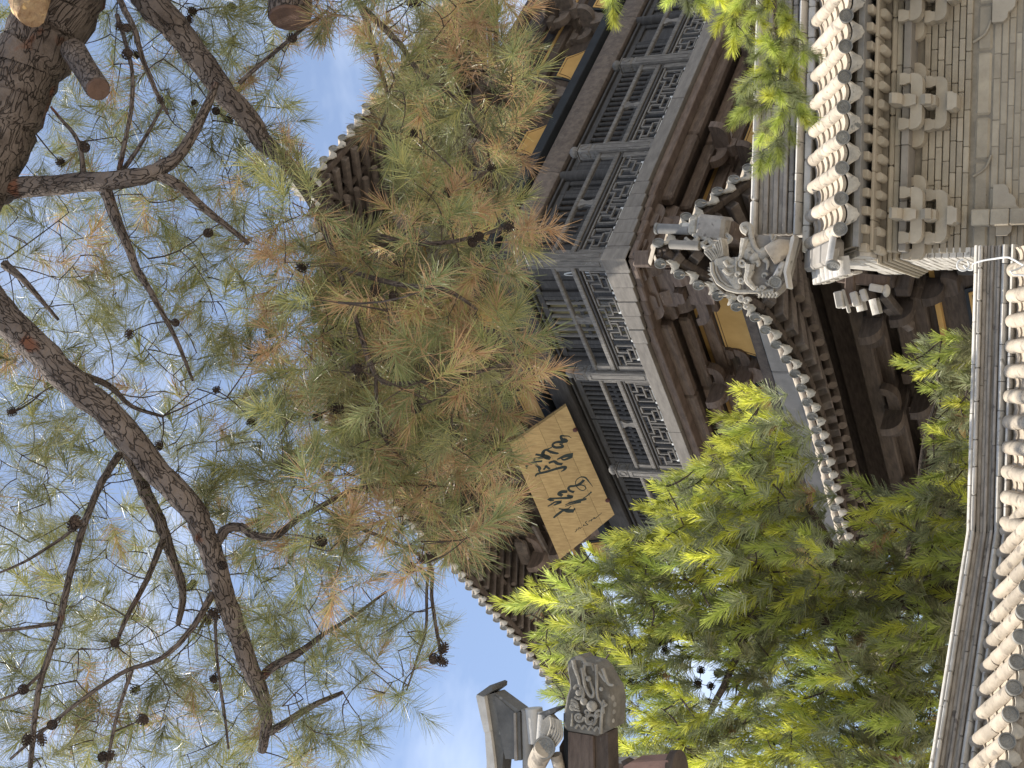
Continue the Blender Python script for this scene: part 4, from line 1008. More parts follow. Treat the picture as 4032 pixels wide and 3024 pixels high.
for fc in (LF, RF):   # pale band where the lower roof meets the body
    E_ = END[fc.left]; a = .2
    while a < E_:
        l = random.uniform(1.1, 1.5); b = MB(); fc.box(b, a, a + l - .006, .64, .80, -1.86, -1.53, .02); pm(b, 'roof_band', 'grey'); b = MB(); fc.box(b, a, a + l - .004, .56, .72, -1.96, -1.875, .02); pm(b, 'roof_band_strip', 'ridge'); a += l
    b = MB(); fc.box(b, .1, E_, .5, .60, -2.28, -1.96, .02); pm(b, 'roof_top_course', 'flash')
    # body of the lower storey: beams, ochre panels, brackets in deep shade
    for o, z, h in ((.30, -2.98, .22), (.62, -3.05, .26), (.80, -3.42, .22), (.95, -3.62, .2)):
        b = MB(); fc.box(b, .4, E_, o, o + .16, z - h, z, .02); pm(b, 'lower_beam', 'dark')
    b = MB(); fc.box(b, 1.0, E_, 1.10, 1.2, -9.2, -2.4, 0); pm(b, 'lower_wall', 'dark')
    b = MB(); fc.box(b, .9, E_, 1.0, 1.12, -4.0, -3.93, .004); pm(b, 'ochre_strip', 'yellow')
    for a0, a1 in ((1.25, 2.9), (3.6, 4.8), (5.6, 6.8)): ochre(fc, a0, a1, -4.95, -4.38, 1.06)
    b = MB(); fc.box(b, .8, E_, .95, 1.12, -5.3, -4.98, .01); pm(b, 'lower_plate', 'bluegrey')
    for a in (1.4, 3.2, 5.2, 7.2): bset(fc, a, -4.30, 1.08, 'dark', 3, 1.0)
    for a in (1.2, 3.25, 7.6):
        b = MB(); b.lathe([(.2, -H0), (.2, -5), (.17, -4.3)], Matrix.Translation(P(1.15, a, 0) if fc.left else P(a, 1.15, 0)), 14); pm(b, 'lower_column', 'slate', True)
b = MB(); b.box(P(G + .1, G + .1, -H0), P(9.0, 8.3, -2.4)); pm(b, 'lower_core', 'dark')
# slanting struts visible under the lower eave
for (ax, ay, bx, by) in ((3480, 1160, 3545, 1240), (3490, 1205, 3590, 1290)):
    b = MB(); b.beam(P(*lf(ax, ay, .35)), P(*lf(bx, by, .35)), .11, .13, (-1, 0, 0), .01); pm(b, 'slanting_strut', 'rafter')
# corner finial group of the lower eave: hip roll, stacked tubes with round ends, beam tip
def pr2(ix, iy, o=-1.15): return P(*rfp(ix, iy, o))
def tubeimg(p0, p1, r, name, mat='paleridge', disc_end=True):
    a, c = pr2(*p0), pr2(*p1); b = MB(); b.tube([a, c], r, 14); pm(b, name, mat, True)
    if disc_end:
        d = (c - a).normalized(); t = Vector((0, 0, 1)) if abs(d.z) < .9 else Vector((1, 1, 0)); u = (t - d * t.dot(d)).normalized(); inst(pdisc, 'tile_end', PAG, frame(c, d, u.cross(d), u))
tubeimg((2715, 905), (2592, 900), .062, 'hip_end_tube', 'flash')
tubeimg((2738, 898), (2692, 900), .07, 'hip_end_tube')
b = MB(); b.beam(pr2(2760, 893), pr2(2870, 905), .30, .30, (1, -1, 0), .04); pm(b, 'hip_end_block', 'ridge')
b = MB(); b.beam(pr2(2726, 888), pr2(2764, 892), .26, .22, (1, -1, 0), .03); pm(b, 'hip_end_collar', 'carved')
tubeimg((2755, 968), (2640, 962), .055, 'hip_end_tube', 'grey', False)
for k, (x, y) in enumerate(((2735, 945), (2760, 960), (2790, 945), (2780, 985), (2700, 940), (2830, 940))):
    b = MB(); b.tube(smoothpts([pr2(x, y), pr2(x + 22, y + 16), pr2(x + 48, y + 2), pr2(x + 30, y - 18)], 4), .028, 6); pm(b, 'hip_end_curl', 'carved', True)
b = MB(); b.beam(pr2(2885, 815, -.6), pr2(2970, 880, -.3), .10, .10, (0, 0, 1), .01); pm(b, 'beam_tip', 'rafter')
b = MB(); b.beam(pr2(2850, 900), P(.4, .4, -2.0), .2, .26, (0, 0, 1), .02); pm(b, 'hip_rafter', 'brown')

# ================================================================ NAME PLAQUE hung under the upper eave
c0, c1 = lf(2231, 1598, .85), lf(2420, 2026, .85); c2, c3 = lf(2008, 1752, .2), lf(2199, 2191, .2)
def pw(v): return PO + RV * v.x + LV * v.y + Vector((0, 0, v.z))
Q = [pw(c0), pw(c1), pw(c3), pw(c2)]            # bottom right, bottom left, top left, top right (seen from the yard)
pn = (Q[1] - Q[0]).cross(Q[3] - Q[0]).normalized()
if pn.dot(EYE - Q[0]) < 0: pn = -pn
org = (Q[0] + Q[1]) / 2
PLQ = thing('name_plaque', 'honey coloured wooden name board with two large brush-written characters hung under the eave', 'sign board', org)
ux = (Q[1] - Q[0]).normalized(); uy = pn.cross(ux).normalized()
if uy.dot(Q[3] - Q[0]) < 0: uy = -uy
def flat(p): d = p - org; return (d.dot(ux), d.dot(uy))
fr_ = frame((0, 0, 0), ux, uy, ux.cross(uy)); sg = 1 if ux.cross(uy).dot(pn) > 0 else -1
q = [flat(p) for p in Q]
for i in range(4):      # four planks
    t0, t1 = (0, .22, .50, .78)[i], (.22, .50, .78, 1)[i]; g = .0022
    A = Vector(q[0]).lerp(Vector(q[3]), t0), Vector(q[1]).lerp(Vector(q[2]), t0), Vector(q[1]).lerp(Vector(q[2]), t1), Vector(q[0]).lerp(Vector(q[3]), t1)
    b = MB(); b.prism([(A[0].x, A[0].y + g), (A[1].x, A[1].y + g), (A[2].x, A[2].y - g), (A[3].x, A[3].y - g)], fr_, -.06 * sg, random.uniform(-.002, .002) * sg); b.build('board_plank', M['plaque'], PLQ)
b = MB(); b.prism(q, fr_, -.075 * sg, -.055 * sg); b.build('board_back', M['dark'], PLQ)
def wpt(px, py, lift=.004):
    p = on_plane(2030 + px / 2.115, 1650 + py / 2.115, org, pn); return p - org + pn * lift
PXM = (Q[1] - Q[0]).length / (math.hypot(2420 - 2231, 2026 - 1598) * 2.115)
def stroke(pts, parent_name='brush_stroke'):
    """one brush stroke: a thin raised ribbon whose width follows the brush"""
    P3 = [Vector((x, y, w_)) for x, y, w_ in pts]; S = smoothpts(P3, 5) if len(P3) > 2 else P3
    cs = [wpt(p.x, p.y) for p in S]; L_, R_ = [], []
    for i, c in enumerate(cs):
        d = (cs[min(i + 1, len(cs) - 1)] - cs[max(i - 1, 0)]); 
        if d.length < 1e-6: d = ux.copy()
        s = pn.cross(d.normalized()); h = max(S[i].z, 2) * .5 * PXM * 1.0; L_.append(c + s * h); R_.append(c - s * h)
    n = len(cs); lo = -pn * .003
    vs = L_ + R_ + [v + lo for v in L_] + [v + lo for v in R_]; fs = []
    for i in range(n - 1): fs += [(i, i + 1, n + i + 1, n + i), (i, 2 * n + i, 2 * n + i + 1, i + 1), (n + i, n + i + 1, 3 * n + i + 1, 3 * n + i)]
    fs += [(0, n, 3 * n, 2 * n), (n - 1, 3 * n - 1, 4 * n - 1, 2 * n - 1)]
    MB().add(vs, fs).build(parent_name, M['ink'], PLQ)
ST = [
 [(465,158,3),(440,142,6),(410,140,9),(378,140,14),(385,165,20),(410,180,34),(435,185,14)],
 [(400,192,26),(350,190,18),(320,200,16),(308,218,14),(330,235,18),(365,235,20),(390,230,20),(385,215,12),(365,208,8)],
 [(320,222,8),(280,245,9),(240,262,18),(226,290,22),(250,318,24),(290,328,24)],
 [(255,255,12),(300,275,18),(345,285,16),(357,281,10)],
 [(236,270,14),(228,300,14)], [(165,293,15),(205,300,17),(245,308,26),(280,320,22)],
 [(148,330,14),(190,325,16),(240,315,20)], [(152,332,14),(165,352,12),(222,350,14)],
 [(94,412,8),(94,385,16),(130,368,20),(160,363,16),(176,385,14),(200,408,20),(196,428,14),(205,440,8)],
 [(165,478,8),(182,456,16),(250,440,18),(330,416,18),(395,400,22),(415,405,22),(400,425,13),(378,436,5)],
 [(245,388,13),(285,415,14)], [(233,421,13),(262,385,12)],
 [(275,365,16),(320,352,18),(350,370,20),(390,375,20)],
 [(345,335,9),(380,320,17),(420,305,26),(478,296,30)], [(470,312,20),(410,338,15),(384,330,9),(392,312,8)],
 [(642,562,3),(610,520,7),(580,487,11),(540,483,8),(505,510,6),(500,545,5),(525,580,6),(560,594,6),(583,580,6),(578,560,7),(545,548,9),(505,556,12)],
 [(570,505,18),(540,535,20),(495,555,16),(455,560,18),(440,577,16),(455,598,15),(487,608,18)],
 [(430,605,20),(385,605,26),(362,622,24),(390,638,20)], [(430,632,12),(455,645,24),(470,648,22),(430,656,20),(330,660,14),(282,665,22)],
 [(276,660,24),(292,676,14),(320,676,9)], [(268,727,7),(300,708,11),(330,690,13),(382,688,22)], [(382,690,18),(340,707,16),(315,718,8)],
 [(632,605,12),(600,635,8),(562,660,8)], [(590,665,16),(540,675,20),(480,690,14),(413,713,6)], [(545,690,12),(475,705,9),(412,726,5)], [(505,684,8),(440,692,5)],
 [(316,822,12),(360,785,20),(400,760,18),(440,764,30),(487,764,28)], [(488,760,16),(491,740,9)], [(360,745,9),(400,752,13),(440,750,18)], [(440,745,11),(462,724,5)],
 [(719,780,3),(695,800,4),(668,822,5)], [(676,816,4),(660,828,6),(655,818,4),(645,832,5),(630,836,5),(634,848,4),(615,846,5),(610,858,4)],
 [(596,848,4),(582,858,5),(592,872,5),(604,878,4),(580,884,4),(564,880,5),(570,892,4)], [(548,900,5),(538,912,4),(528,902,4),(520,920,5)], [(512,912,4),(505,930,5),(494,940,4)],
]
for s_ in ST: stroke(s_)
for x, y in ((502, 93), (690 + 60, 690)):
    pass
for ix, iy in ((2264, 1691), (2392, 1968)):
    p = on_plane(ix, iy, org, pn) - org; b = MB(); b.ball((0, 0, 0), .045, (1, 1, .7), 9, 6, 0, frame(p + pn * .015, ux, uy, ux.cross(uy))); b.build('holding_peg', M['wax'], PLQ, True)
# iron hook rod and carved support block beside the plaque
b = MB(); b.beam(P(*lf(2100, 2065, .5)), P(*lf(2190, 2238, .5)), .10, .07, (0, 0, 1), .01); pm(b, 'support_strut', 'rafter')
b = MB(); b.beam(P(*lf(2045, 2130, .3)), P(*lf(2075, 2215, .3)), .16, .24, (0, 0, 1), .05); pm(b, 'drum_block', 'rafter')
# ================================================================ GATE PAVILION: corner of its eave at the left edge
GY = 9.5
def gp(px, py, y=GY): return fy(1850 + px / 2.602, 2540 + py / 2.602, y)
g0 = fy(2300, 3250, GY + .3); g0.z = 0
GATE = thing('gate_pavilion', 'corner of a gate roof with an upturned hip end and a dragon-headed beam sleeve', 'gate', g0)
class GB(MB):
    def add(s, vs, fs, mi=0): return MB.add(s, [Vector(v) - g0 for v in vs], fs, mi)
def gm(b, name, mat, smooth=False, parent=None): return b.build(name, M[mat], parent or GATE, smooth)
GF = frame((0, GY, 0), (1, 0, 0), (0, 0, 1), (0, 1, 0))
def go_(pts): return [(gp(*p).x, gp(*p).z) for p in pts]
def plate(pts, d0, d1, name, mat, smooth=False): b = GB(); b.prism(go_(pts), GF, d0, d1); return gm(b, name, mat, smooth)
plate([(122, 500), (150, 470), (205, 500), (222, 600), (262, 860), (205, 870), (165, 700)], -.09, .12, 'hip_cap', 'paleridge')
plate([(205, 872), (262, 862), (300, 1150), (330, 1600), (215, 1600), (225, 1180)], -.08, .13, 'hip_cap', 'paleridge')
plate([(135, 485), (270, 388), (296, 400), (292, 442), (205, 505)], -.10, .14, 'hip_end_cap', 'ash')
plate([(195, 500), (290, 478), (540, 662), (500, 690), (400, 690), (370, 1140), (330, 1600), (285, 1600)], -.045, .1, 'hip_web', 'ash')
plate([(285, 500), (495, 680), (490, 1155), (395, 1150), (330, 820)], -.052, .08, 'plaster_infill', 'ash')
plate([(492, 680), (512, 680), (528, 1165), (500, 1165)], -.07, .09, 'moulding', 'ridge'); plate([(514, 680), (545, 672), (560, 1165), (530, 1165)], -.055, .09, 'moulding', 'ash')
def rod(p, q, r, name, mat, y=GY): b = GB(); b.tube([gp(*p, y), gp(*q, y)], r, 14); return gm(b, name, mat, True)
rod((600, 662), (625, 1600), .055, 'hip_roll', 'grey'); rod((655, 645), (690, 1000), .065, 'hip_roll', 'paleridge', GY - .02)
rod((765, 690), (745, 965), .05, 'hip_tile', 'paleridge', GY - .05)
plate([(750, 682), (850, 645), (940, 630), (946, 652), (850, 705), (810, 740), (800, 690)], -.10, .06, 'hip_tile_lip', 'ash')
lip = plate([(800, 745), (845, 700), (885, 690), (940, 750), (968, 860), (955, 970), (890, 1050), (850, 985), (775, 945)], -.10, -.04, 'drip_tile', 'carved')
for k in range(6):
    t = k / 5; b = GB(); b.tube(smoothpts([gp(lerp(800, 880, t), lerp(940, 1030, t), GY - .105), gp(lerp(835, 945, t), lerp(830, 930, t), GY - .125), gp(lerp(830, 925, t), lerp(740, 770, t), GY - .105)], 4), .010, 5); gm(b, 'lip_rib', 'carved', True, lip) if False else gm(b, 'lip_rib', 'carved', True)
# eave tube with its round end
ct = gp(768, 1050, GY - .14); back = gp(640, 1290, GY + .05); ax = (ct - back).normalized(); up_ = (Vector((0, 0, 1)) - ax * ax.z).normalized(); sd_ = up_.cross(ax)
gdisc = disc_mb(.083).mesh('tile_end', M['disc'], True)
b = GB(); b.tube([back - ax * .4, ct], .076, 16); gm(b, 'eave_tube', 'tile', True)
fd = Vector((.25, -.93, -.15)).normalized(); fu = (Vector((0, 0, 1)) - fd * fd.z).normalized()
inst(gdisc, 'tile_end', GATE, frame(ct - g0 - fd * .01, fd, fu.cross(fd), fu))
b = GB(); b.tube([gp(880, 1120, GY - .06), gp(930, 1300, GY - .02), gp(960, 1600, GY)], .045, 10); gm(b, 'eave_tile', 'tile', True)
plate([(880, 1060), (1075, 690), (1065, 880), (1065, 1600), (900, 1600)], .06, .30, 'soffit_board', 'dark'); plate([(960, 700), (1060, 690), (1062, 1600), (960, 1600)], .0, .06, 'soffit_edge', 'bluegrey')
# corner beam and its carved dragon-head sleeve
b = GB(); b.box(fy(1850 + 1065 / 2.602, 2540 + 1600 / 2.602, GY - .1), Vector((gp(1310, 868).x, GY + .1, gp(1310, 868).z)), 0)
b = GB(); b.prism(go_([(1062, 862), (1312, 905), (1330, 1600), (1060, 1600)]), GF, -.09, .10); gm(b, 'corner_beam', 'brown')
b = GB(); b.prism(go_([(1318, 905), (1448, 875), (1465, 1600), (1335, 1600)]), GF, -.06, .12); gm(b, 'corner_beam', 'dark')
head = thing('dragon_head_sleeve', '', ''); del head['label']; del head['category']; head.parent = GATE
hc = gp(1260, 550); head.location = hc - g0
class DH(MB):
    def add(s, vs, fs, mi=0): return MB.add(s, [Vector(v) - hc for v in vs], fs, mi)
ho = [(1048, 155), (1090, 112), (1160, 97), (1190, 132), (1330, 172), (1388, 232), (1470, 385), (1500, 425), (1528, 560), (1508, 835), (1352, 913), (1062, 868), (1012, 830), (1012, 655), (1042, 500), (1076, 392), (1066, 290), (1046, 205)]
def scaled(pts, k): cx_, cy_ = 1265, 540; return [(cx_ + (x - cx_) * k, cy_ + (y - cy_) * k) for x, y in pts]
b = DH(); n = len(ho); rings = [(1.0, .13), (1.0, -.07), (.93, -.100), (.84, -.112)]
vs = []
for k, d_ in rings: vs += [Vector((x, GY + d_, z)) for x, z in go_(scaled(ho, k))]
fs = [(r_ * n + i, r_ * n + (i + 1) % n, (r_ + 1) * n + (i + 1) % n, (r_ + 1) * n + i) for r_ in range(3) for i in range(n)] + [tuple(range(3 * n, 4 * n)), tuple(range(n - 1, -1, -1))]
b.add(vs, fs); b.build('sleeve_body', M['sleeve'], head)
def hcurl(pts, r, name='relief_curl', d_=-.14, tap=.45):
    r = r * 1.2
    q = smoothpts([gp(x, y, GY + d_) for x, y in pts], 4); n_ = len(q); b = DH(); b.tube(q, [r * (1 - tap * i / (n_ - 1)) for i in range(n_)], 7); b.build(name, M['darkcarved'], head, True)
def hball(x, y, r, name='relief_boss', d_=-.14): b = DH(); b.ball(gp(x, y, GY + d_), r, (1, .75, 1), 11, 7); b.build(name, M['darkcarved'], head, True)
def hspiral(x, y, R, s=1, a0=0, r=.011):
    hcurl([(x + R * (1 - .72 * i / 12) * math.cos(a0 + s * 2 * math.pi * 1.2 * i / 12), y + R * (1 - .72 * i / 12) * math.sin(a0 + s * 2 * math.pi * 1.2 * i / 12)) for i in range(13)], r)
hball(1118, 488, .026, 'eye'); hcurl([(1070, 450), (1095, 415), (1140, 420), (1165, 470), (1160, 530), (1120, 550), (1075, 530)], .011, 'eye_rim', tap=.1)
for k in range(4): hcurl([(1040 - 3 * k, 560 + 26 * k), (1085, 575 + 28 * k), (1110 + 6 * k, 610 + 22 * k)], .010, 'brow_ridge')
hball(1170, 578, .030); hball(1252, 625, .042); hball(1215, 345, .022); hball(1310, 715, .020); hball(1120, 740, .018); hball(1345, 450, .016)
hcurl([(1060, 150), (1075, 230), (1110, 330), (1130, 420), (1155, 520)], .016, 'snout_fold'); hcurl([(1150, 230), (1165, 330), (1180, 420), (1215, 500), (1250, 530), (1270, 490), (1250, 420), (1235, 370)], .014); hcurl([(1090, 130), (1150, 140), (1190, 190), (1250, 200), (1270, 260)], .015, 'snout_fold')
hcurl([(1180, 180), (1170, 260), (1190, 320)], .012); hcurl([(1290, 200), (1300, 300), (1300, 420), (1310, 540), (1360, 620), (1375, 700)], .012, 'jaw_line'); hcurl([(1360, 240), (1390, 330), (1420, 400), (1470, 410)], .012, 'jaw_line')
for k in range(4): hcurl([(1320 + 22 * k, 270 + 22 * k), (1360 + 22 * k, 340 + 20 * k), (1390 + 20 * k, 380 + 12 * k)], .008, 'beard_line')
hspiral(1120, 735, 52, 1); hspiral(1240, 760, 60, -1, 1.2); hspiral(1330, 705, 46, 1, 2.); hspiral(1060, 640, 36, -1); hspiral(1370, 600, 26, 1); hspiral(1200, 690, 34, -1, 2)
hcurl([(1185, 735), (1205, 800), (1270, 800), (1290, 740)], .012); hcurl([(1340, 905), (1350, 700), (1370, 560)], .012, 'edge_fold'); hcurl([(1045, 830), (1050, 700)], .010, 'edge_fold')
for k in range(4): hcurl([(1080 + 65 * k, 850 + 10 * k), (1112 + 65 * k, 815 + 8 * k), (1145 + 65 * k, 858 + 10 * k)], .009, 'collar_scallop')
for k, (x, y) in enumerate(((1475, 605), (1465, 680), (1455, 770))): hball(x, y, .022, 'hair_tuft', -.07)
# clay eave tile of the gate at the bottom of the group
plate([(1640, 1205), (1700, 1168), (2085, 1142), (2130, 1200), (2150, 1290), (2130, 1600), (1650, 1600)], -.12, .12, 'clay_tile', 'pinkclay')
b = GB(); b.tube([gp(2085, 1300, GY), gp(2160, 1300, GY)], .155, 18); gm(b, 'clay_tile_hollow', 'dark', True)  # dark plug stands in for the shade inside the tile's open end
plate([(1578, 1178), (1600, 1165), (1665, 1195), (1660, 1250), (1600, 1225)], -.05, .06, 'tile_nib', 'dark')
# roof mass and posts of the gate beyond the frame
b = GB(); a0_, a1_ = gp(300, 1590), gp(900, 1590)
b.prism([(a0_.x - 2.2, a0_.z + .5), (a0_.x, a0_.z - .02), (a1_.x, a1_.z), (a1_.x - 2.2, a1_.z)], frame((0, GY - .1, 0), (1, 0, 0), (0, 0, 1), (0, 1, 0)), 0, 1.6); gm(b, 'gate_roof', 'ridge')
b = GB(); q_ = gp(1200, 1600); b.beam(q_ + Vector((.2, .3, -.1)), q_ + Vector((-2.2, .3, -.1)), .25, .4, (0, 0, 1), .02); gm(b, 'gate_lintel', 'brown')
b = GB(); b.lathe([(.16, 0), (.16, q_.z - .25)], Matrix.Translation(Vector((q_.x - .5, GY + .3, 0))), 14); gm(b, 'gate_post', 'brown', True)
# ================================================================ PINES
def np_mesh(name, V, Q, mats, mi=None):
    me = bpy.data.meshes.new(name); nv, nq = len(V), len(Q)
    me.vertices.add(nv); me.vertices.foreach_set('co', np.asarray(V, np.float32).ravel())
    me.loops.add(nq * 4); me.loops.foreach_set('vertex_index', np.asarray(Q, np.int32).ravel())
    me.polygons.add(nq); me.polygons.foreach_set('loop_start', np.arange(nq, dtype=np.int32) * 4)
    for m in mats: me.materials.append(m)
    if mi is not None: me.polygons.foreach_set('material_index', np.asarray(mi, np.int32))
    me.update(calc_edges=True); me.validate(); return me
def needles(base, dirs, length, width, bend, r):
    """ribbons of two quads; base, dirs (n,3), length (n)"""
    n = len(base); d = dirs / np.linalg.norm(dirs, axis=1, keepdims=True)
    a = r.normal(size=(n, 3)); s = np.cross(d, a); s /= np.linalg.norm(s, axis=1, keepdims=True)
    c = r.normal(size=(n, 3)); c -= d * (c * d).sum(1, keepdims=True); c[:, 2] -= .3; c *= (bend * length)[:, None]
    L = length[:, None]; w_ = width
    p0, p1, p2 = base, base + d * L * .55 + c * .35, base + d * L + c
    V = np.stack([p0 - s * w_ / 2, p0 + s * w_ / 2, p1 - s * w_ / 2, p1 + s * w_ / 2, p2 - s * w_ * .2, p2 + s * w_ * .2], 1).reshape(-1, 3)
    i = np.arange(n)[:, None] * 6
    Q = np.concatenate([i + np.array([[0, 1, 3, 2]]), i + np.array([[2, 3, 5, 4]])], 1).reshape(-1, 4)
    return V, Q
def tuft_data(n, L, w_, r, shoot=.15, a0=15, a1=82, bend=.13):
    """starburst of long needles round the end of a shoot (axis +Z)"""
    t = r.random(n) ** .8; ang = np.radians(a1 + (a0 - a1) * t + r.normal(0, 9, n)); ph = r.random(n) * 2 * np.pi
    base = np.stack([np.zeros(n), np.zeros(n), t * shoot], 1)
    d = np.stack([np.sin(ang) * np.cos(ph), np.sin(ang) * np.sin(ph), np.cos(ang)], 1)
    return needles(base, d, L * r.uniform(.5, 1.12, n), w_, bend, r)
def straight(base, dirs, length, width, r):
    n = len(base); d = dirs / np.linalg.norm(dirs, axis=1, keepdims=True); s = np.cross(d, r.normal(size=(n, 3))); s /= np.linalg.norm(s, axis=1, keepdims=True)
    t = base + d * length[:, None]
    V = np.stack([base - s * width / 2, base + s * width / 2, t + s * width * .22, t - s * width * .22], 1).reshape(-1, 3)
    return V, np.arange(n * 4).reshape(-1, 4)
def brush_data(n, L, w_, r, ln, frac=.62):
    """bottle brush: fresh needles on the front part of the shoot, older longer ones behind; returns V, Q, material index"""
    t = r.random(n); ang = np.radians(58 - 34 * t + r.normal(0, 8, n)); ph = r.random(n) * 2 * np.pi
    base = np.stack([np.zeros(n), np.zeros(n), t * ln], 1)
    d = np.stack([np.sin(ang) * np.cos(ph), np.sin(ang) * np.sin(ph), np.cos(ang)], 1)
    old = t < 1 - frac
    V, Q = straight(base, d, np.where(old, L * 1.15, L) * r.uniform(.75, 1.05, n), w_, r)
    return V, Q, np.where(old, 1, 0)
def rot_to(d, spin):
    d = Vector(d).normalized(); q = d.to_track_quat('Z', 'Y'); return q.to_matrix().to_4x4() @ Matrix.Rotation(spin, 4, 'Z')

class Tree:
    def __init__(s, obj, base): s.o = obj; s.base = Vector(base); s.P, s.R, s.I = [], [], []
    def limb(s, pts, name, mat, seg=10, jit=.06, smooth=4, world=False):
        """pts: (ix, iy, width in pixels, depth)"""
        q = [(at(x, y, d), w_ * .5 * d / F) for x, y, w_, d in pts] if not world else pts
        P3 = smoothpts([p for p, _ in q], smooth); rr = []
        for i in range(len(q) - 1): rr += [lerp(q[i][1], q[i + 1][1], k / smooth) for k in range(smooth)]
        rr.append(q[-1][1])
        P3 = [p + Vector((random.uniform(-1, 1), random.uniform(-1, 1), random.uniform(-1, 1))) * r_ * .10 for p, r_ in zip(P3, rr)]
        b = MB(); b.tube([p - s.base for p in P3], rr, seg, True, 0, jit); o = b.build(name, mat, s.o, True)
        at_ = o.data.attributes.new('bark_co', 'FLOAT_VECTOR', 'POINT'); acc = random.uniform(0, 9); co = []
        for i_, r_ in enumerate(rr):
            if i_: acc += (P3[i_] - P3[i_ - 1]).length
            rq = max(r_, .035) if r_ < .12 else r_ * .9
            co += [(math.cos(2 * math.pi * k_ / seg) * rq, math.sin(2 * math.pi * k_ / seg) * rq, acc * .42) for k_ in range(seg)]
        at_.data.foreach_set('vector', np.array(co, np.float32).ravel())
        for p, r_ in zip(P3, rr): s.P.append(p); s.R.append(r_)
        return o
    def img_nodes(s):
        out_ = []
        for p in s.P:
            d = p - EYE; w_ = d.dot(FW); out_.append((2016 - F * d.dot(UP) / w_, 1512 - F * d.dot(RT) / w_, w_))
        return np.array(out_)
    def attach(s, targets, rad0=.006, part_max=250, sag=.05, keep=.10, tmat='twig'):
        """grow a twig from the nearest wood to every target point; returns the twig's end direction per target"""
        T = np.array([tuple(t) for t in targets]); A = np.array([tuple(p) for p in s.P])
        d0 = np.array([np.min(((A - t) ** 2).sum(1)) for t in T]); order = np.argsort(d0); dirs = [None] * len(T); P_ = list(map(tuple, s.P))
        arr = np.zeros((len(P_) + len(T) * 8, 3)); arr[:len(P_)] = P_; n = len(P_)
        rest = MB(); cnt = 0
        for k in order:
            t = T[k]; dist = ((arr[:n] - t) ** 2).sum(1); j = int(np.argmin(dist)); a = Vector(arr[j]); c = Vector(t); L = (c - a).length
            m = a.lerp(c, .5) + Vector((random.uniform(-1, 1), random.uniform(-1, 1), random.uniform(-1, 1))) * L * .085 - Vector((0, 0, L * sag))
            path = [a, a.lerp(m, .5) + (m - a.lerp(c, .5)) * .3, m, m.lerp(c, .55) + (m - a.lerp(c, .5)) * .2, c]
            big = min(1.6, .55 + L * 1.1)
            rr = [rad0 * big * f for f in (1.3, 1.1, .95, .8, .6)]
            if L > .03:
                if cnt < part_max: b = MB(); b.tube([p - s.base for p in path], rr, 5); b.build('twig', M[tmat], s.o, True); cnt += 1
                else: rest.tube([p - s.base for p in path], rr, 4, False)
            dirs[k] = (c - m).normalized() if L > .03 else Vector((0, 0, 1))
            for p in path[1:]:
                if n < len(arr): arr[n] = p; n += 1
        if rest.v: o = rest.build('twigs', M[tmat], s.o, True); o['kind'] = 'stuff'
        return dirs
def scatter(tree, items, protos, nmax, name, stuff_name):
    """items: (pos, dir, proto index, scale, depth); the nearest nmax become parts, the rest one joined part per material"""
    items = sorted(items, key=lambda q: q[4]); rest = {}
    for k, (p, d, pi, sc, dep) in enumerate(items):
        mat = Matrix.Translation(p - tree.base) @ rot_to(d, random.uniform(0, 6.28)) @ Matrix.Scale(sc, 4)
        if k < nmax: inst(protos[pi][0], name, tree.o, mat)
        else:
            V, Q, mi, mats = protos[pi][1]; Mx = np.array(mat); W_ = V @ Mx[:3, :3].T + Mx[:3, 3]
            key = tuple(m.name for m in mats); r_ = rest.setdefault(key, [[], [], [], 0, mats]); r_[0].append(W_); r_[1].append(Q + r_[3]); r_[2].append(mi); r_[3] += len(V)
    for key, r_ in rest.items():
        o = inst(np_mesh(stuff_name, np.concatenate(r_[0]), np.concatenate(r_[1]), r_[4], np.concatenate(r_[2])), stuff_name, tree.o); o['kind'] = 'stuff'
def proto(data, name, mats):
    V, Q = data[0], data[1]; mi = data[2] if len(data) > 2 else np.zeros(len(Q), int)
    return (np_mesh(name, V, Q, mats, mi), (V, Q, mi, mats))
def inside(poly, x, y):
    c = False; n = len(poly); j = n - 1
    for i in range(n):
        xi, yi = poly[i]; xj, yj = poly[j]
        if (yi > y) != (yj > y) and x < (xj - xi) * (y - yi) / (yj - yi) + xi: c = not c
        j = i
    return c
def poisson(fn, n_try, box, seed):
    """points accepted when fn(x, y) gives a spacing > 0 and no accepted neighbour is closer than it"""
    r = np.random.default_rng(seed); pts = np.zeros((n_try, 2)); n = 0
    for _ in range(n_try):
        x = r.uniform(box[0], box[2]); y = r.uniform(box[1], box[3]); sp = fn(x, y)
        if sp <= 0: continue
        if n and ((pts[:n] - (x, y)) ** 2).sum(1).min() < sp * sp: continue
        pts[n] = (x, y); n += 1
    return pts[:n]

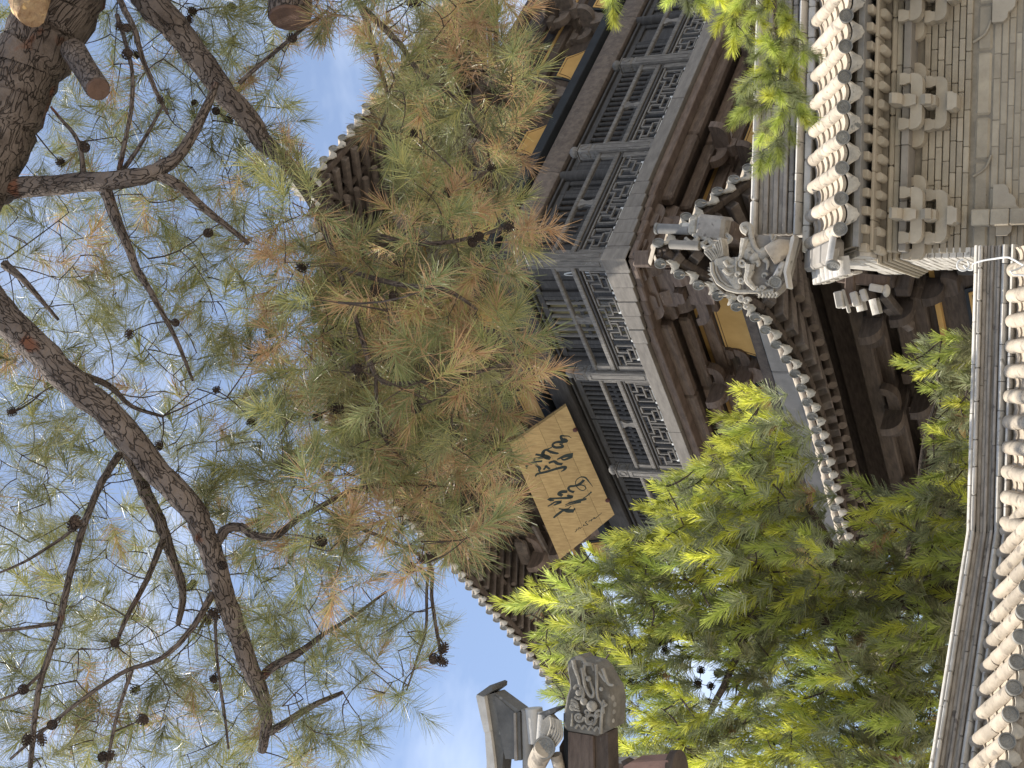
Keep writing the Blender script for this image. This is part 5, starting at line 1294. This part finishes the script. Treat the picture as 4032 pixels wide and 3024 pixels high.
# ---------------------------------------------------------------- the big pine overhead
tb = Vector((4.6, 4.6, 0))
BIG = thing('overhead_pine', 'large old pine arching overhead with long grey-green and browning needles and dark cones', 'pine tree', tb)
T = Tree(BIG, tb)
tp = [(tb, .24), (tb + Vector((-.5, .1, 2.2)), .215), (Vector((3.3, 5.0, 4.5)), .20), (at(420, -330, 6.4), .185)]
tp += [(at(x, y, d), w_ * .5 * d / F) for x, y, w_, d in ((300, -100, 300, 6.4), (205, 75, 290, 6.4), (110, 270, 275, 6.35), (25, 490, 250, 6.3), (-60, 700, 225, 6.2), (-150, 900, 190, 6.1), (-240, 1080, 165, 6.0))]
T.limb(tp, 'trunk', M['bark'], 22, .035, 6, True)
lim = lambda pts, seg=12, nm='branch': T.limb(pts, nm, M['bark'], seg, .05)
lim([(430, -320, 150, 6.5), (560, -60, 140, 6.4), (620, 40, 128, 6.3), (710, 130, 112, 6.3), (830, 300, 96, 6.25), (960, 450, 90, 6.2), (1040, 560, 76, 6.2), (1130, 640, 62, 6.2), (1250, 760, 46, 6.3), (1400, 900, 32, 6.4), (1600, 1010, 20, 6.5)], 14)
lim([(10, 760, 95, 6.25), (60, 738, 86, 6.2), (300, 722, 80, 6.1), (500, 706, 74, 6.0), (620, 672, 66, 6.0), (720, 590, 46, 6.0), (810, 430, 38, 6.05), (850, 330, 26, 6.1)], 12)
lim([(620, 690, 48, 6.0), (690, 720, 44, 6.0), (780, 800, 34, 6.05), (880, 880, 26, 6.1), (980, 960, 18, 6.15)], 8)
lim([(415, 730, 50, 6.05), (450, 850, 46, 6.0), (500, 960, 36, 5.95), (540, 1060, 32, 5.95), (610, 1180, 24, 5.9), (690, 1330, 18, 5.9), (760, 1500, 12, 5.95)], 8)
lim([(-240, 1060, 150, 6.0), (-80, 1125, 132, 5.9), (0, 1230, 125, 5.8), (150, 1370, 120, 5.75), (300, 1520, 116, 5.7), (450, 1650, 110, 5.7), (600, 1830, 105, 5.7), (720, 1960, 100, 5.7), (790, 2060, 95, 5.7), (830, 2170, 90, 5.7), (870, 2300, 84, 5.7), (920, 2450, 80, 5.75), (970, 2590, 76, 5.8), (1020, 2710, 64, 5.85), (1050, 2830, 50, 5.9), (1030, 2960, 34, 5.95)], 16)
thin = lambda pts: lim(pts, 7)
thin([(835, 2175, 45, 5.7), (885, 2090, 40, 5.7), (950, 2076, 36, 5.7), (1000, 2108, 34, 5.7), (1080, 2112, 30, 5.7), (1150, 2060, 27, 5.75), (1250, 2000, 23, 5.8), (1400, 1925, 20, 5.9), (1560, 1908, 18, 6.0), (1720, 1915, 12, 6.1)])
thin([(1030, 2665, 40, 5.85), (1085, 2620, 38, 5.8), (1180, 2570, 30, 5.8), (1270, 2500, 20, 5.85)]); thin([(1060, 2885, 34, 5.9), (1130, 2840, 28, 5.9), (1250, 2770, 24, 5.95), (1350, 2725, 16, 6.0)])
thin([(440, 1690, 75, 5.9), (490, 1760, 62, 6.05), (540, 1850, 58, 6.15), (585, 1965, 54, 6.2), (640, 2080, 50, 6.2), (680, 2200, 42, 6.2), (722, 2330, 32, 6.15), (700, 2460, 22, 6.1)])
thin([(250, 1455, 36, 5.85), (330, 1480, 30, 5.95), (430, 1520, 26, 6.05), (520, 1600, 18, 6.15), (640, 1640, 12, 6.2)])
thin([(470, 1790, 34, 6.0), (400, 1900, 30, 5.8), (345, 2030, 28, 5.6), (300, 2170, 28, 5.5), (260, 2330, 28, 5.45), (235, 2450, 27, 5.45), (200, 2560, 26, 5.4), (160, 2680, 25, 5.4), (140, 2800, 24, 5.4), (125, 2950, 22, 5.4), (112, 3100, 18, 5.4)])
thin([(235, 2452, 18, 5.45), (100, 2472, 15, 5.4), (-40, 2490, 10, 5.4)]); thin([(165, 2650, 16, 5.4), (80, 2722, 13, 5.35), (-20, 2765, 9, 5.3)]); thin([(340, 2040, 17, 5.6), (250, 2115, 14, 5.6), (100, 2210, 11, 5.55), (-20, 2262, 8, 5.5)])
thin([(640, 2130, 28, 6.1), (580, 2280, 23, 5.95), (500, 2430, 20, 5.85), (455, 2540, 13, 5.8)]); thin([(835, 2340, 30, 5.7), (780, 2440, 26, 5.6), (700, 2540, 22, 5.55), (620, 2600, 20, 5.5), (500, 2640, 18, 5.5), (400, 2700, 17, 5.45), (290, 2780, 16, 5.4), (180, 2870, 14, 5.4), (40, 2990, 11, 5.4)])
thin([(520, 2640, 17, 5.5), (465, 2800, 15, 5.5), (430, 2960, 13, 5.5), (405, 3080, 10, 5.5)]); thin([(880, 2330, 16, 5.7), (850, 2420, 14, 5.8), (855, 2600, 12, 5.85), (880, 2780, 12, 5.9), (900, 2950, 9, 5.9)])
thin([(1330, -60, 40, 6.5), (1420, 20, 30, 6.4), (1484, 231, 18, 6.4), (1528, 401, 14, 6.4), (1470, 560, 8, 6.4)]); thin([(1420, 20, 30, 6.4), (1500, 100, 28, 6.4), (1580, 180, 24, 6.4), (1640, 270, 20, 6.45), (1735, 340, 20, 6.5), (1830, 430, 18, 6.5), (1905, 540, 13, 6.5), (1930, 660, 9, 6.5)])
thin([(430, -100, 30, 6.3), (480, 20, 26, 6.2), (530, 120, 24, 6.1), (560, 230, 22, 6.1), (610, 350, 18, 6.1), (660, 450, 14, 6.1)]); thin([(460, 60, 20, 6.2), (495, 170, 17, 6.1), (520, 280, 16, 6.0), (520, 400, 18, 6.0), (500, 520, 18, 6.0), (465, 690, 22, 6.05)])
thin([(940, 330, 20, 6.2), (1030, 250, 18, 6.2), (1160, 140, 15, 6.3), (1290, 40, 10, 6.3)]); thin([(1100, 620, 30, 6.2), (1240, 830, 26, 6.1), (1330, 1050, 22, 6.0), (1400, 1250, 18, 6.0), (1480, 1480, 14, 6.0)]); thin([(1240, 830, 22, 6.15), (1500, 930, 24, 6.1), (1690, 960, 20, 6.0), (1880, 930, 14, 6.0), (2010, 890, 8, 6.0)])
thin([(1400, 1250, 18, 6.0), (1480, 1480, 20, 6.0), (1610, 1510, 20, 5.95), (1830, 1480, 18, 5.9), (1990, 1430, 10, 5.9)]); thin([(1480, 1480, 16, 6.0), (1500, 1700, 14, 6.0), (1620, 1850, 10, 6.0)]); thin([(1330, 1050, 20, 6.0), (1560, 1120, 22, 5.9), (1750, 1140, 18, 5.8), (1880, 1220, 10, 5.8)])
thin([(1260, 1995, 20, 5.8), (1420, 2080, 16, 5.8), (1560, 2140, 13, 5.85), (1690, 2215, 18, 5.85), (1700, 2350, 15, 5.85), (1722, 2500, 14, 5.85), (1740, 2600, 9, 5.85)]); thin([(1690, 2215, 14, 5.85), (1680, 2330, 13, 5.9), (1676, 2480, 12, 5.9), (1640, 2600, 10, 5.9), (1600, 2720, 7, 5.9)])
thin([(1270, 2500, 18, 5.85), (1400, 2420, 14, 5.9), (1520, 2330, 10, 5.9)]); thin([(20, 1040, 40, 6.1), (90, 1100, 26, 6.0), (160, 1180, 20, 6.0), (230, 1260, 12, 6.0)]); thin([(330, 700, 26, 6.1), (310, 560, 18, 6.1), (240, 470, 13, 6.1), (200, 420, 9, 6.1)]); thin([(470, 690, 22, 6.05), (560, 560, 16, 6.0), (640, 420, 10, 6.0)])
# sawn stubs
def stub(p0, p1, r, mat, seg=14):
    a, c = Vector(p0), Vector(p1); b = MB(); b.tube([a - tb, a.lerp(c, .5) - tb, c - tb], [r * 1.08, r, r * .97], seg, True, 0, .05); o = b.build('sawn_stub', M['bark'], BIG, True)
    at_ = o.data.attributes.new('bark_co', 'FLOAT_VECTOR', 'POINT'); ln_ = (c - a).length
    at_.data.foreach_set('vector', np.array([(math.cos(2 * math.pi * k_ / seg) * r, math.sin(2 * math.pi * k_ / seg) * r, i_ * ln_ * .5 * .42) for i_ in range(3) for k_ in range(seg)], np.float32).ravel())
    d = (c - a).normalized(); b = MB(); b.tube([c - tb - d * .002, c - tb + d * .012], [r * .93, r * .88], seg); b.build('sawn_face', M[mat], o)
stub(at(290, 200, 6.25), at(385, 350, 5.9), .052, 'redsawn'); stub(at(1150, -260, 6.3), at(1140, 66, 6.15), .098, 'redsawn', 16)
b = MB(); b.tube([at(95, -60, 6.2) - tb, at(115, 5, 6.08) - tb, at(130, 55, 6.0) - tb], [.075, .088, .06], 14, True, 0, .12); b.build('orange_stub', M['sawn'], BIG, True)
# needle tufts
XR = [(-200, 2060), (0, 2070), (150, 2080), (350, 2090), (480, 2100), (600, 2060), (700, 2010), (870, 2110), (960, 2100), (1060, 2040), (1150, 1990), (1250, 1995), (1350, 2120), (1440, 2155), (1530, 2110), (1620, 2030), (1720, 1990), (1850, 2060), (2000, 2060), (2120, 1980), (2200, 1890), (2260, 1800), (2450, 1800), (2600, 1760), (2700, 1740), (2800, 1640), (2900, 1560), (2960, 1440), (3024, 1200), (3200, 1000)]
def xr(y): return float(np.interp(y, [p[0] for p in XR], [p[1] for p in XR]))
HOLES = [[(1100, 100), (1480, 120), (1520, 300), (1450, 440), (1350, 590), (1220, 650), (1110, 480)], [(1190, 560), (1430, 390), (1550, 480), (1620, 700), (1600, 900), (1450, 970), (1270, 860), (1210, 720)], [(1380, 2080), (1640, 2250), (1560, 2420), (1420, 2300)], [(1480, 2420), (1650, 2420), (1560, 2560)], [(1230, 1690), (1330, 1740), (1300, 1860), (1210, 1800)], [(0, -50), (80, -50), (60, 90), (0, 130)], [(60, 860), (170, 840), (190, 960), (90, 980)], [(540, 2880), (700, 2860), (700, 3060), (520, 3060)], [(1010, 1300), (1090, 1280), (1080, 1370), (1000, 1370)]]
def spc(x, y):
    e = xr(y) - x
    if e < (62 if y < 1560 else 100) or any(inside(h, x, y) for h in HOLES): return 0
    dense = x > 1090 and y < 2140
    if dense: return 50
    if x > 1250 and y >= 2140: return 66
    return 60 if x > 700 else 66
tp_ = poisson(spc, 9000, (-120, -120, 2100, 3140), 5)
tp2 = poisson(lambda x, y: spc(x, y) * 1.45 if (x > 1090 and y < 2140) else spc(x, y) * 1.7, 5000, (-120, -120, 2100, 3140), 9)
tp_ = np.concatenate([tp_, tp2])
nodes = T.img_nodes()
tgt, info = [], []
for x, y in tp_:
    dd = ((nodes[:, 0] - x) ** 2 + (nodes[:, 1] - y) ** 2); k = np.argsort(dd)[:4]; wgt = 1 / (dd[k] + 900.); dep = float((nodes[k, 2] * wgt).sum() / wgt.sum())
    dep += (random.gauss(0, .30) + .15) if x > 1100 else (.30 + abs(random.gauss(0, .38)))
    if x < 430 and y < 1000: dep = max(dep, 6.75 + abs(random.gauss(0, .35)))
    tgt.append(at(x, y, max(4.9, dep))); info.append((x, y, dep))
dirs = T.attach(tgt, .0036, 260, .02)
mk = lambda n, L, mt, seed, **k: proto(tuft_data(n, L, 0.0018, np.random.default_rng(seed), **k), 'needle_tuft', [M[mt]])
def mixed(n, L, ma, mb, seed, fr_=.5, w=.0024, **k):
    V, Q = tuft_data(n, L, w, np.random.default_rng(seed), **k); r = np.random.default_rng(seed + 1); mi = np.repeat((r.random(n) < fr_).astype(int), 2); return proto((V, Q, mi), 'needle_tuft', [M[ma], M[mb]])
PR = [mixed(112, .135, 'n_green', 'n_yellow', 1, .3), mixed(115, .125, 'n_blue', 'n_green', 2, .4), mixed(110, .14, 'n_green', 'n_blue', 3, .5, a1=100), mixed(110, .13, 'n_yellow', 'n_green', 4, .4), mixed(110, .135, 'n_green', 'n_brown', 5, .35), mixed(110, .125, 'n_brown', 'n_yellow', 6, .3, a1=105), mixed(110, .13, 'n_yellow', 'n_brown', 7, .4), mixed(112, .13, 'n_blue', 'n_yellow', 8, .25), mixed(120, .12, 'n_brown', 'n_brown', 9, .3, a0=30, a1=120),
      mixed(135, .135, 'n_backlit', 'n_blue', 10, .3, w=.0014), mixed(130, .13, 'n_backlit', 'n_green', 11, .3, w=.0014, a1=100), mixed(135, .125, 'n_backlit', 'n_backlit', 12, .4, w=.0014)]
items = []
for p, d, (x, y, dep) in zip(tgt, dirs, info):
    dense = x > 1050 and y < 2200
    e = xr(y) - x
    wts = [3, 2, 2, 5, 3, 3, 4, 2, 2.2, 1.2, 1, 1] if dense else [1, .8, .7, .9, .8, .5, .6, .5, .4, 4, 3.4, 3]  # open sky part draws mostly the darker, painted-backlit needles
    if dense and e < 170: wts = [2, 1, 1, 4, 4, 5, 5, 1, 3.5, .3, .3, .3]
    pi = random.choices(range(12), wts)[0]
    dv = (d + Vector((random.uniform(-.5, .5), random.uniform(-.5, .5), random.uniform(-.15, .55)))).normalized()
    if dense and e < 200: dv = (dv + Vector((0, -.2, -.6))).normalized()
    items.append((p, dv, pi, random.uniform(.85, 1.12), dep))
scatter(T, items, PR, 300, 'needle_tuft', 'needles')
# cones
def cone_mb():
    b = MB(); b.ball((0, 0, .0), .022, (1, 1, 1.25), 8, 6)
    for k in range(44):
        t = (k + .5) / 44; z = -.030 + .06 * t; rr = .024 * math.sqrt(max(.05, 1 - ((z + .004) / .034) ** 2)); a = k * 2.39996
        c = Vector((math.cos(a), math.sin(a), 0)); s = Vector((-math.sin(a), math.cos(a), 0)); o = c * rr + Vector((0, 0, z)); wd = .0085
        tip = o + c * .013 + Vector((0, 0, .006))
        b.add([o - s * wd * .6, o + s * wd * .6, tip + s * wd - Vector((0, 0, .002)), tip - s * wd - Vector((0, 0, .002)), tip + Vector((0, 0, .004))], [(0, 1, 2, 3), (3, 2, 4), (0, 3, 4), (1, 4, 2), (0, 4, 1)])
    return b
cone_me = cone_mb().mesh('pine_cone', M['cone'])
CONES = [(753, 45), (745, 75), (908, 27), (474, 103), (500, 110), (500, 213), (535, 213), (632, 395), (766, 407), (850, 437), (334, 580), (237, 638), (1282, 765), (820, 917), (1148, 149), (900, 468), (1617, 12), (1640, 5), (1630, 528), (1933, 662), (1921, 547), (1885, 930), (1860, 954), (2000, 893), (1191, 1053), (510, 1312), (626, 1752), (851, 1536), (990, 1661), (574, 1901), (1294, 1877), (1331, 1609), (194, 1518), (48, 1621), (1478, 1141), (1550, 1166), (1830, 1476), (1410, 1455), (285, 2071), (300, 2055), (453, 2532), (747, 2314), (760, 2300), (838, 2417), (810, 2440), (875, 2226), (841, 2670), (850, 2705), (91, 2715), (206, 2854), (110, 2909), (160, 2909), (405, 2979), (435, 2975), (559, 2833), (535, 2715), (1264, 2131), (1617, 2235), (1693, 2195), (1660, 2205), (1708, 2593), (1739, 2605), (1745, 2557), (1250, 1640), (1060, 1310), (690, 1270), (1640, 1600), (1760, 760)]
nodes = np.concatenate([T.img_nodes(), np.array(info)]); ctg = []
for x, y in CONES:
    dd = ((nodes[:, 0] - x) ** 2 + (nodes[:, 1] - y) ** 2); k = int(np.argmin(dd)); q_ = min(1, 75 / max(1, math.sqrt(dd[k]))); x = lerp(nodes[k, 0], x, q_); y = lerp(nodes[k, 1], y, q_); ctg.append(at(x, y, max(4.9, float(nodes[k, 2]) - (.12 if x < 1100 else .35))))
cd = T.attach(ctg, .004, 40)
for p, d in zip(ctg, cd):
    inst(cone_me, 'pine_cone', BIG, Matrix.Translation(p - tb) @ rot_to(d + Vector((random.uniform(-.4, .4), random.uniform(-.4, .4), -.3)), random.uniform(0, 6)) @ Matrix.Scale(random.uniform(.46, .68), 4) @ Matrix.Diagonal((1, 1, random.uniform(1.1, 1.45), 1)))

# ---------------------------------------------------------------- the young pine between wall and pagoda
yb = Vector((-1.9, 15.4, 0))
YOUNG = thing('young_pine', 'bushy young pine with bright lime-green upright shoots growing behind the tile-capped wall', 'pine tree', yb)
T2 = Tree(YOUNG, yb)
D2 = 15.6
t2 = [(yb, .16), (yb + Vector((.05, .0, 2.5)), .15)] + [(at(x, y, D2), w_ * .5 * D2 / F) for x, y, w_ in ((3700, 2330, 100), (3300, 2420, 86), (2960, 2440, 74), (2640, 2500, 62), (2480, 2560, 46), (2360, 2650, 26), (2300, 2740, 14))]
T2.limb(t2, 'trunk', M['bark'], 14, .05, 5, True)
lim2 = lambda pts: T2.limb([(x, y, w_, D2 + dz) for x, y, w_, dz in pts], 'branch', M['bark'], 8, .06)
lim2([(3000, 2435, 40, 0), (2930, 2250, 32, -.3), (2820, 2080, 26, -.5), (2690, 1960, 18, -.6), (2560, 2010, 12, -.5)]); lim2([(3330, 2415, 44, 0), (3270, 2150, 34, -.4), (3140, 1930, 26, -.6), (3020, 1740, 18, -.7), (2900, 1600, 11, -.6)])
lim2([(3550, 2370, 44, 0), (3610, 2050, 34, -.2), (3640, 1750, 24, -.3), (3700, 1520, 16, -.2), (3640, 1360, 10, -.1)]); lim2([(2960, 2440, 36, 0), (2850, 2700, 28, -.3), (2740, 2900, 20, -.4), (2640, 3100, 14, -.4)])
lim2([(3330, 2420, 40, 0), (3260, 2700, 32, -.5), (3150, 2900, 24, -.7), (3080, 3120, 16, -.8)]); lim2([(2660, 2495, 30, 0), (2520, 2330, 24, -.3), (2360, 2230, 16, -.4), (2230, 2180, 10, -.4)]); lim2([(2520, 2540, 26, 0), (2330, 2480, 20, -.2), (2180, 2440, 14, -.2), (2040, 2390, 9, -.2)])
lim2([(3600, 2350, 36, 0), (3520, 2650, 28, -.5), (3420, 2900, 20, -.8), (3380, 3120, 14, -.9)]); lim2([(3000, 2435, 30, 0), (2960, 2650, 22, .5), (2840, 2850, 16, .7)])
CROWN = [(1985, 2360), (2120, 2440), (2120, 2530), (2190, 2620), (2150, 2740), (2210, 2820), (2280, 2900), (2420, 3060), (3780, 3120), (3790, 2800), (3830, 2400), (3850, 2000), (3830, 1640), (3800, 1330), (3700, 1330), (3640, 1320), (3560, 1420), (3680, 1560), (3700, 1640), (3500, 1760), (3420, 1860), (3340, 1830), (3270, 1660), (3200, 1600), (3150, 1720), (3050, 1690), (2960, 1530), (2910, 1540), (2900, 1640), (2830, 1680), (2790, 1790), (2720, 1850), (2620, 1900), (2560, 2000), (2590, 2100), (2420, 2100), (2340, 2180), (2280, 2220), (2190, 2250), (2200, 2330)]
HOLE2 = [[(3010, 1450), (3150, 1400), (3300, 1540), (3370, 1850), (3400, 2140), (3220, 2170), (3150, 1950), (3060, 1730)], [(2150, 2120), (2260, 2080), (2290, 2180), (2210, 2230)], [(2560, 2520), (2660, 2500), (2690, 2600), (2580, 2640)], [(2690, 2590), (2830, 2600), (2860, 2800), (2760, 2860), (2690, 2740)], [(3300, 1650), (3450, 1560), (3660, 1620), (3680, 1800), (3560, 1960), (3400, 1960)], [(2440, 2760), (2520, 2740), (2520, 2860), (2450, 2870)]]
def spc2(x, y):
    if not inside(CROWN, x, y) or any(inside(h, x, y) for h in HOLE2): return 0
    return (32 if y > 2350 else 38) if x > 2500 else 40
p2_ = poisson(spc2, 16000, (1980, 1300, 3860, 3120), 21)
p2_ = np.concatenate([p2_, np.array([(2020, 2385), (2110, 2300), (2230, 2220), (2160, 2330), (2920, 1535), (2880, 1650), (2770, 1840), (2620, 1915), (2560, 2010), (3560, 1430), (3640, 1345), (3770, 1330), (3700, 1400), (2590, 1990), (2330, 2170), (2480, 2110), (2150, 2540), (2180, 2650), (2170, 2720)])])
n2 = T2.img_nodes(); tg, inf = [], []
for x, y in p2_:
    dd = ((n2[:, 0] - x) ** 2 + (n2[:, 1] - y) ** 2); k = np.argsort(dd)[:3]; w_ = 1 / (dd[k] + 900.); dep = float((n2[k, 2] * w_).sum() / w_.sum())
    dep = min(max(dep + random.gauss(-.2, .5), 14.0), 16.7)
    if x > 3550: dep = max(dep, 14.6)
    tg.append(at(x, y, dep)); inf.append((x, y, dep))
dr = T2.attach(tg, .010, 200)
bp_ = lambda n, L, ln, ma, mb, seed, fr_=.62: proto(brush_data(int(n * 1.2), L * 1.0, .0068, np.random.default_rng(seed), ln, fr_), 'needle_shoot', [M[ma], M[mb]])
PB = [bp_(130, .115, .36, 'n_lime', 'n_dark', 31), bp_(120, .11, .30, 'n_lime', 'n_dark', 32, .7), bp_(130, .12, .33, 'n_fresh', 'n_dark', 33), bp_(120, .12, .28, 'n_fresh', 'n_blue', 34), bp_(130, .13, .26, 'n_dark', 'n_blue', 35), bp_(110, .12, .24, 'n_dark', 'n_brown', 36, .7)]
it2 = []
for p, d, (x, y, dep) in zip(tg, dr, inf):
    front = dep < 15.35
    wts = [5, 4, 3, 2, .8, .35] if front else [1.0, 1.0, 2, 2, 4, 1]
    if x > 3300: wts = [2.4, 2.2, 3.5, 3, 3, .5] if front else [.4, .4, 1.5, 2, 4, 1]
    pi = random.choices(range(6), wts)[0]
    up_ = Vector((random.uniform(-.55, .45), random.uniform(-.75, .25), 1.0)); dv = (d * .35 + up_ * (.9 if pi < 4 else .4)).normalized()
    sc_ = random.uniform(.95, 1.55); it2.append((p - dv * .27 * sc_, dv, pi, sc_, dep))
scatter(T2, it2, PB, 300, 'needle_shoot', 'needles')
c2 = []
for x, y in ((2620, 2560), (2640, 2610), (2585, 2530), (2760, 2640), (2800, 2700), (2750, 2690), (2790, 2760), (2830, 2650), (2700, 2800), (2850, 2480), (2930, 2470), (2330, 2320), (2300, 2345), (2480, 2690), (2510, 2700), (2560, 2720), (3010, 2200), (2990, 2240), (3330, 2650), (3250, 2450)):
    c2.append(at(x, y, 15.0 if x > 2900 else 15.5))
cd2 = T2.attach(c2, .006, 30)
for p, d in zip(c2, cd2): inst(cone_me, 'pine_cone', YOUNG, Matrix.Translation(p - yb) @ rot_to(d, random.random() * 6) @ Matrix.Scale(random.uniform(1.1, 1.5), 4))

# ---------------------------------------------------------------- pine branch reaching in from the right, in front of the hall roof
rb = Vector((5.4, 11.0, 0))
SIDE = thing('side_pine', 'pine outside the right edge reaching short fresh-green tufts across the hall roof ridge', 'pine tree', rb)
T3 = Tree(SIDE, rb)
T3.limb([(rb, .14), (rb + Vector((0, 0, 3)), .12), (rb + Vector((-.1, .1, 5.5)), .09), (rb + Vector((-.1, .2, 8.2)), .05), (rb + Vector((-.1, .2, 9.2)), .02)], 'trunk', M['bark'], 12, .05, 4, True)
T3.limb([(rb + Vector((-.05, .1, 5.4)), .05), (at(3080, -420, 12.0), .035), (at(3060, -150, 12.0), .026), (at(3050, 60, 12.0), .02), (at(3070, 260, 12.0), .014), (at(3070, 430, 12.05), .010), (at(3060, 540, 12.1), .006)], 'branch', M['bark'], 8, .05, 4, True)
T3.limb([(rb + Vector((-.1, .1, 6.2)), .04), (at(2900, -350, 12.1), .026), (at(2930, -60, 12.1), .016), (at(2930, 70, 12.1), .008)], 'branch', M['bark'], 8, .05, 4, True)
T3.limb([(rb + Vector((-.1, .1, 7.2)), .04), (at(2600, -400, 12.1), .024), (at(2720, -120, 12.1), .012), (at(2740, -20, 12.1), .006)], 'branch', M['bark'], 8, .05, 4, True)
sp = [(2450, -60), (2410, -10), (2700, -20), (2740, -10), (2680, -60), (2790, -40), (2880, 20), (2920, 60), (2960, 20), (2920, -30), (2900, 100), (2860, -30), (3010, 30), (3060, 50), (3040, 110), (3080, 0), (3100, 90), (3050, 170), (3020, 230), (3070, 250), (3110, 210), (3000, 290), (3050, 320), (3100, 310), (2990, 400), (3040, 400), (3085, 420), (3120, 370), (3060, 470), (3020, 500), (3080, 530), (3050, 560), (3100, 480), (3120, 260), (3130, 150), (3000, 330), (3070, 360), (3060, 210), (3140, 430), (3010, -60), (3080, -80)]
sp += [(x + random.uniform(-45, 45), y + random.uniform(-50, 45)) for x, y in sp if x > 2800]
tg3 = [at(x, y, 11.9 + random.uniform(-.2, .25)) for x, y in sp]; dr3 = T3.attach(tg3, .006, 60)
q3 = lambda seed, ma, mb, n=300: proto(brush_data(n, .11, .0032, np.random.default_rng(seed), .20, .6), 'needle_shoot', [M[ma], M[mb]])
PS = [q3(51, 'n_fresh', 'n_dark'), q3(52, 'n_fresh', 'n_blue'), q3(53, 'n_green', 'n_dark'), q3(54, 'n_lime', 'n_fresh')]
it3 = []
for p, d, (x, y) in zip(tg3, dr3, sp):
    it3.append((p, (d * .5 + Vector((-.55 + random.uniform(-.3, .3), random.uniform(-.5, .2), random.uniform(-.55, .55)))).normalized(), random.choices(range(4), [4, 2, 2, 3])[0], random.uniform(.85, 1.15), 1))
scatter(T3, it3, PS, 300, 'needle_shoot', 'needles')
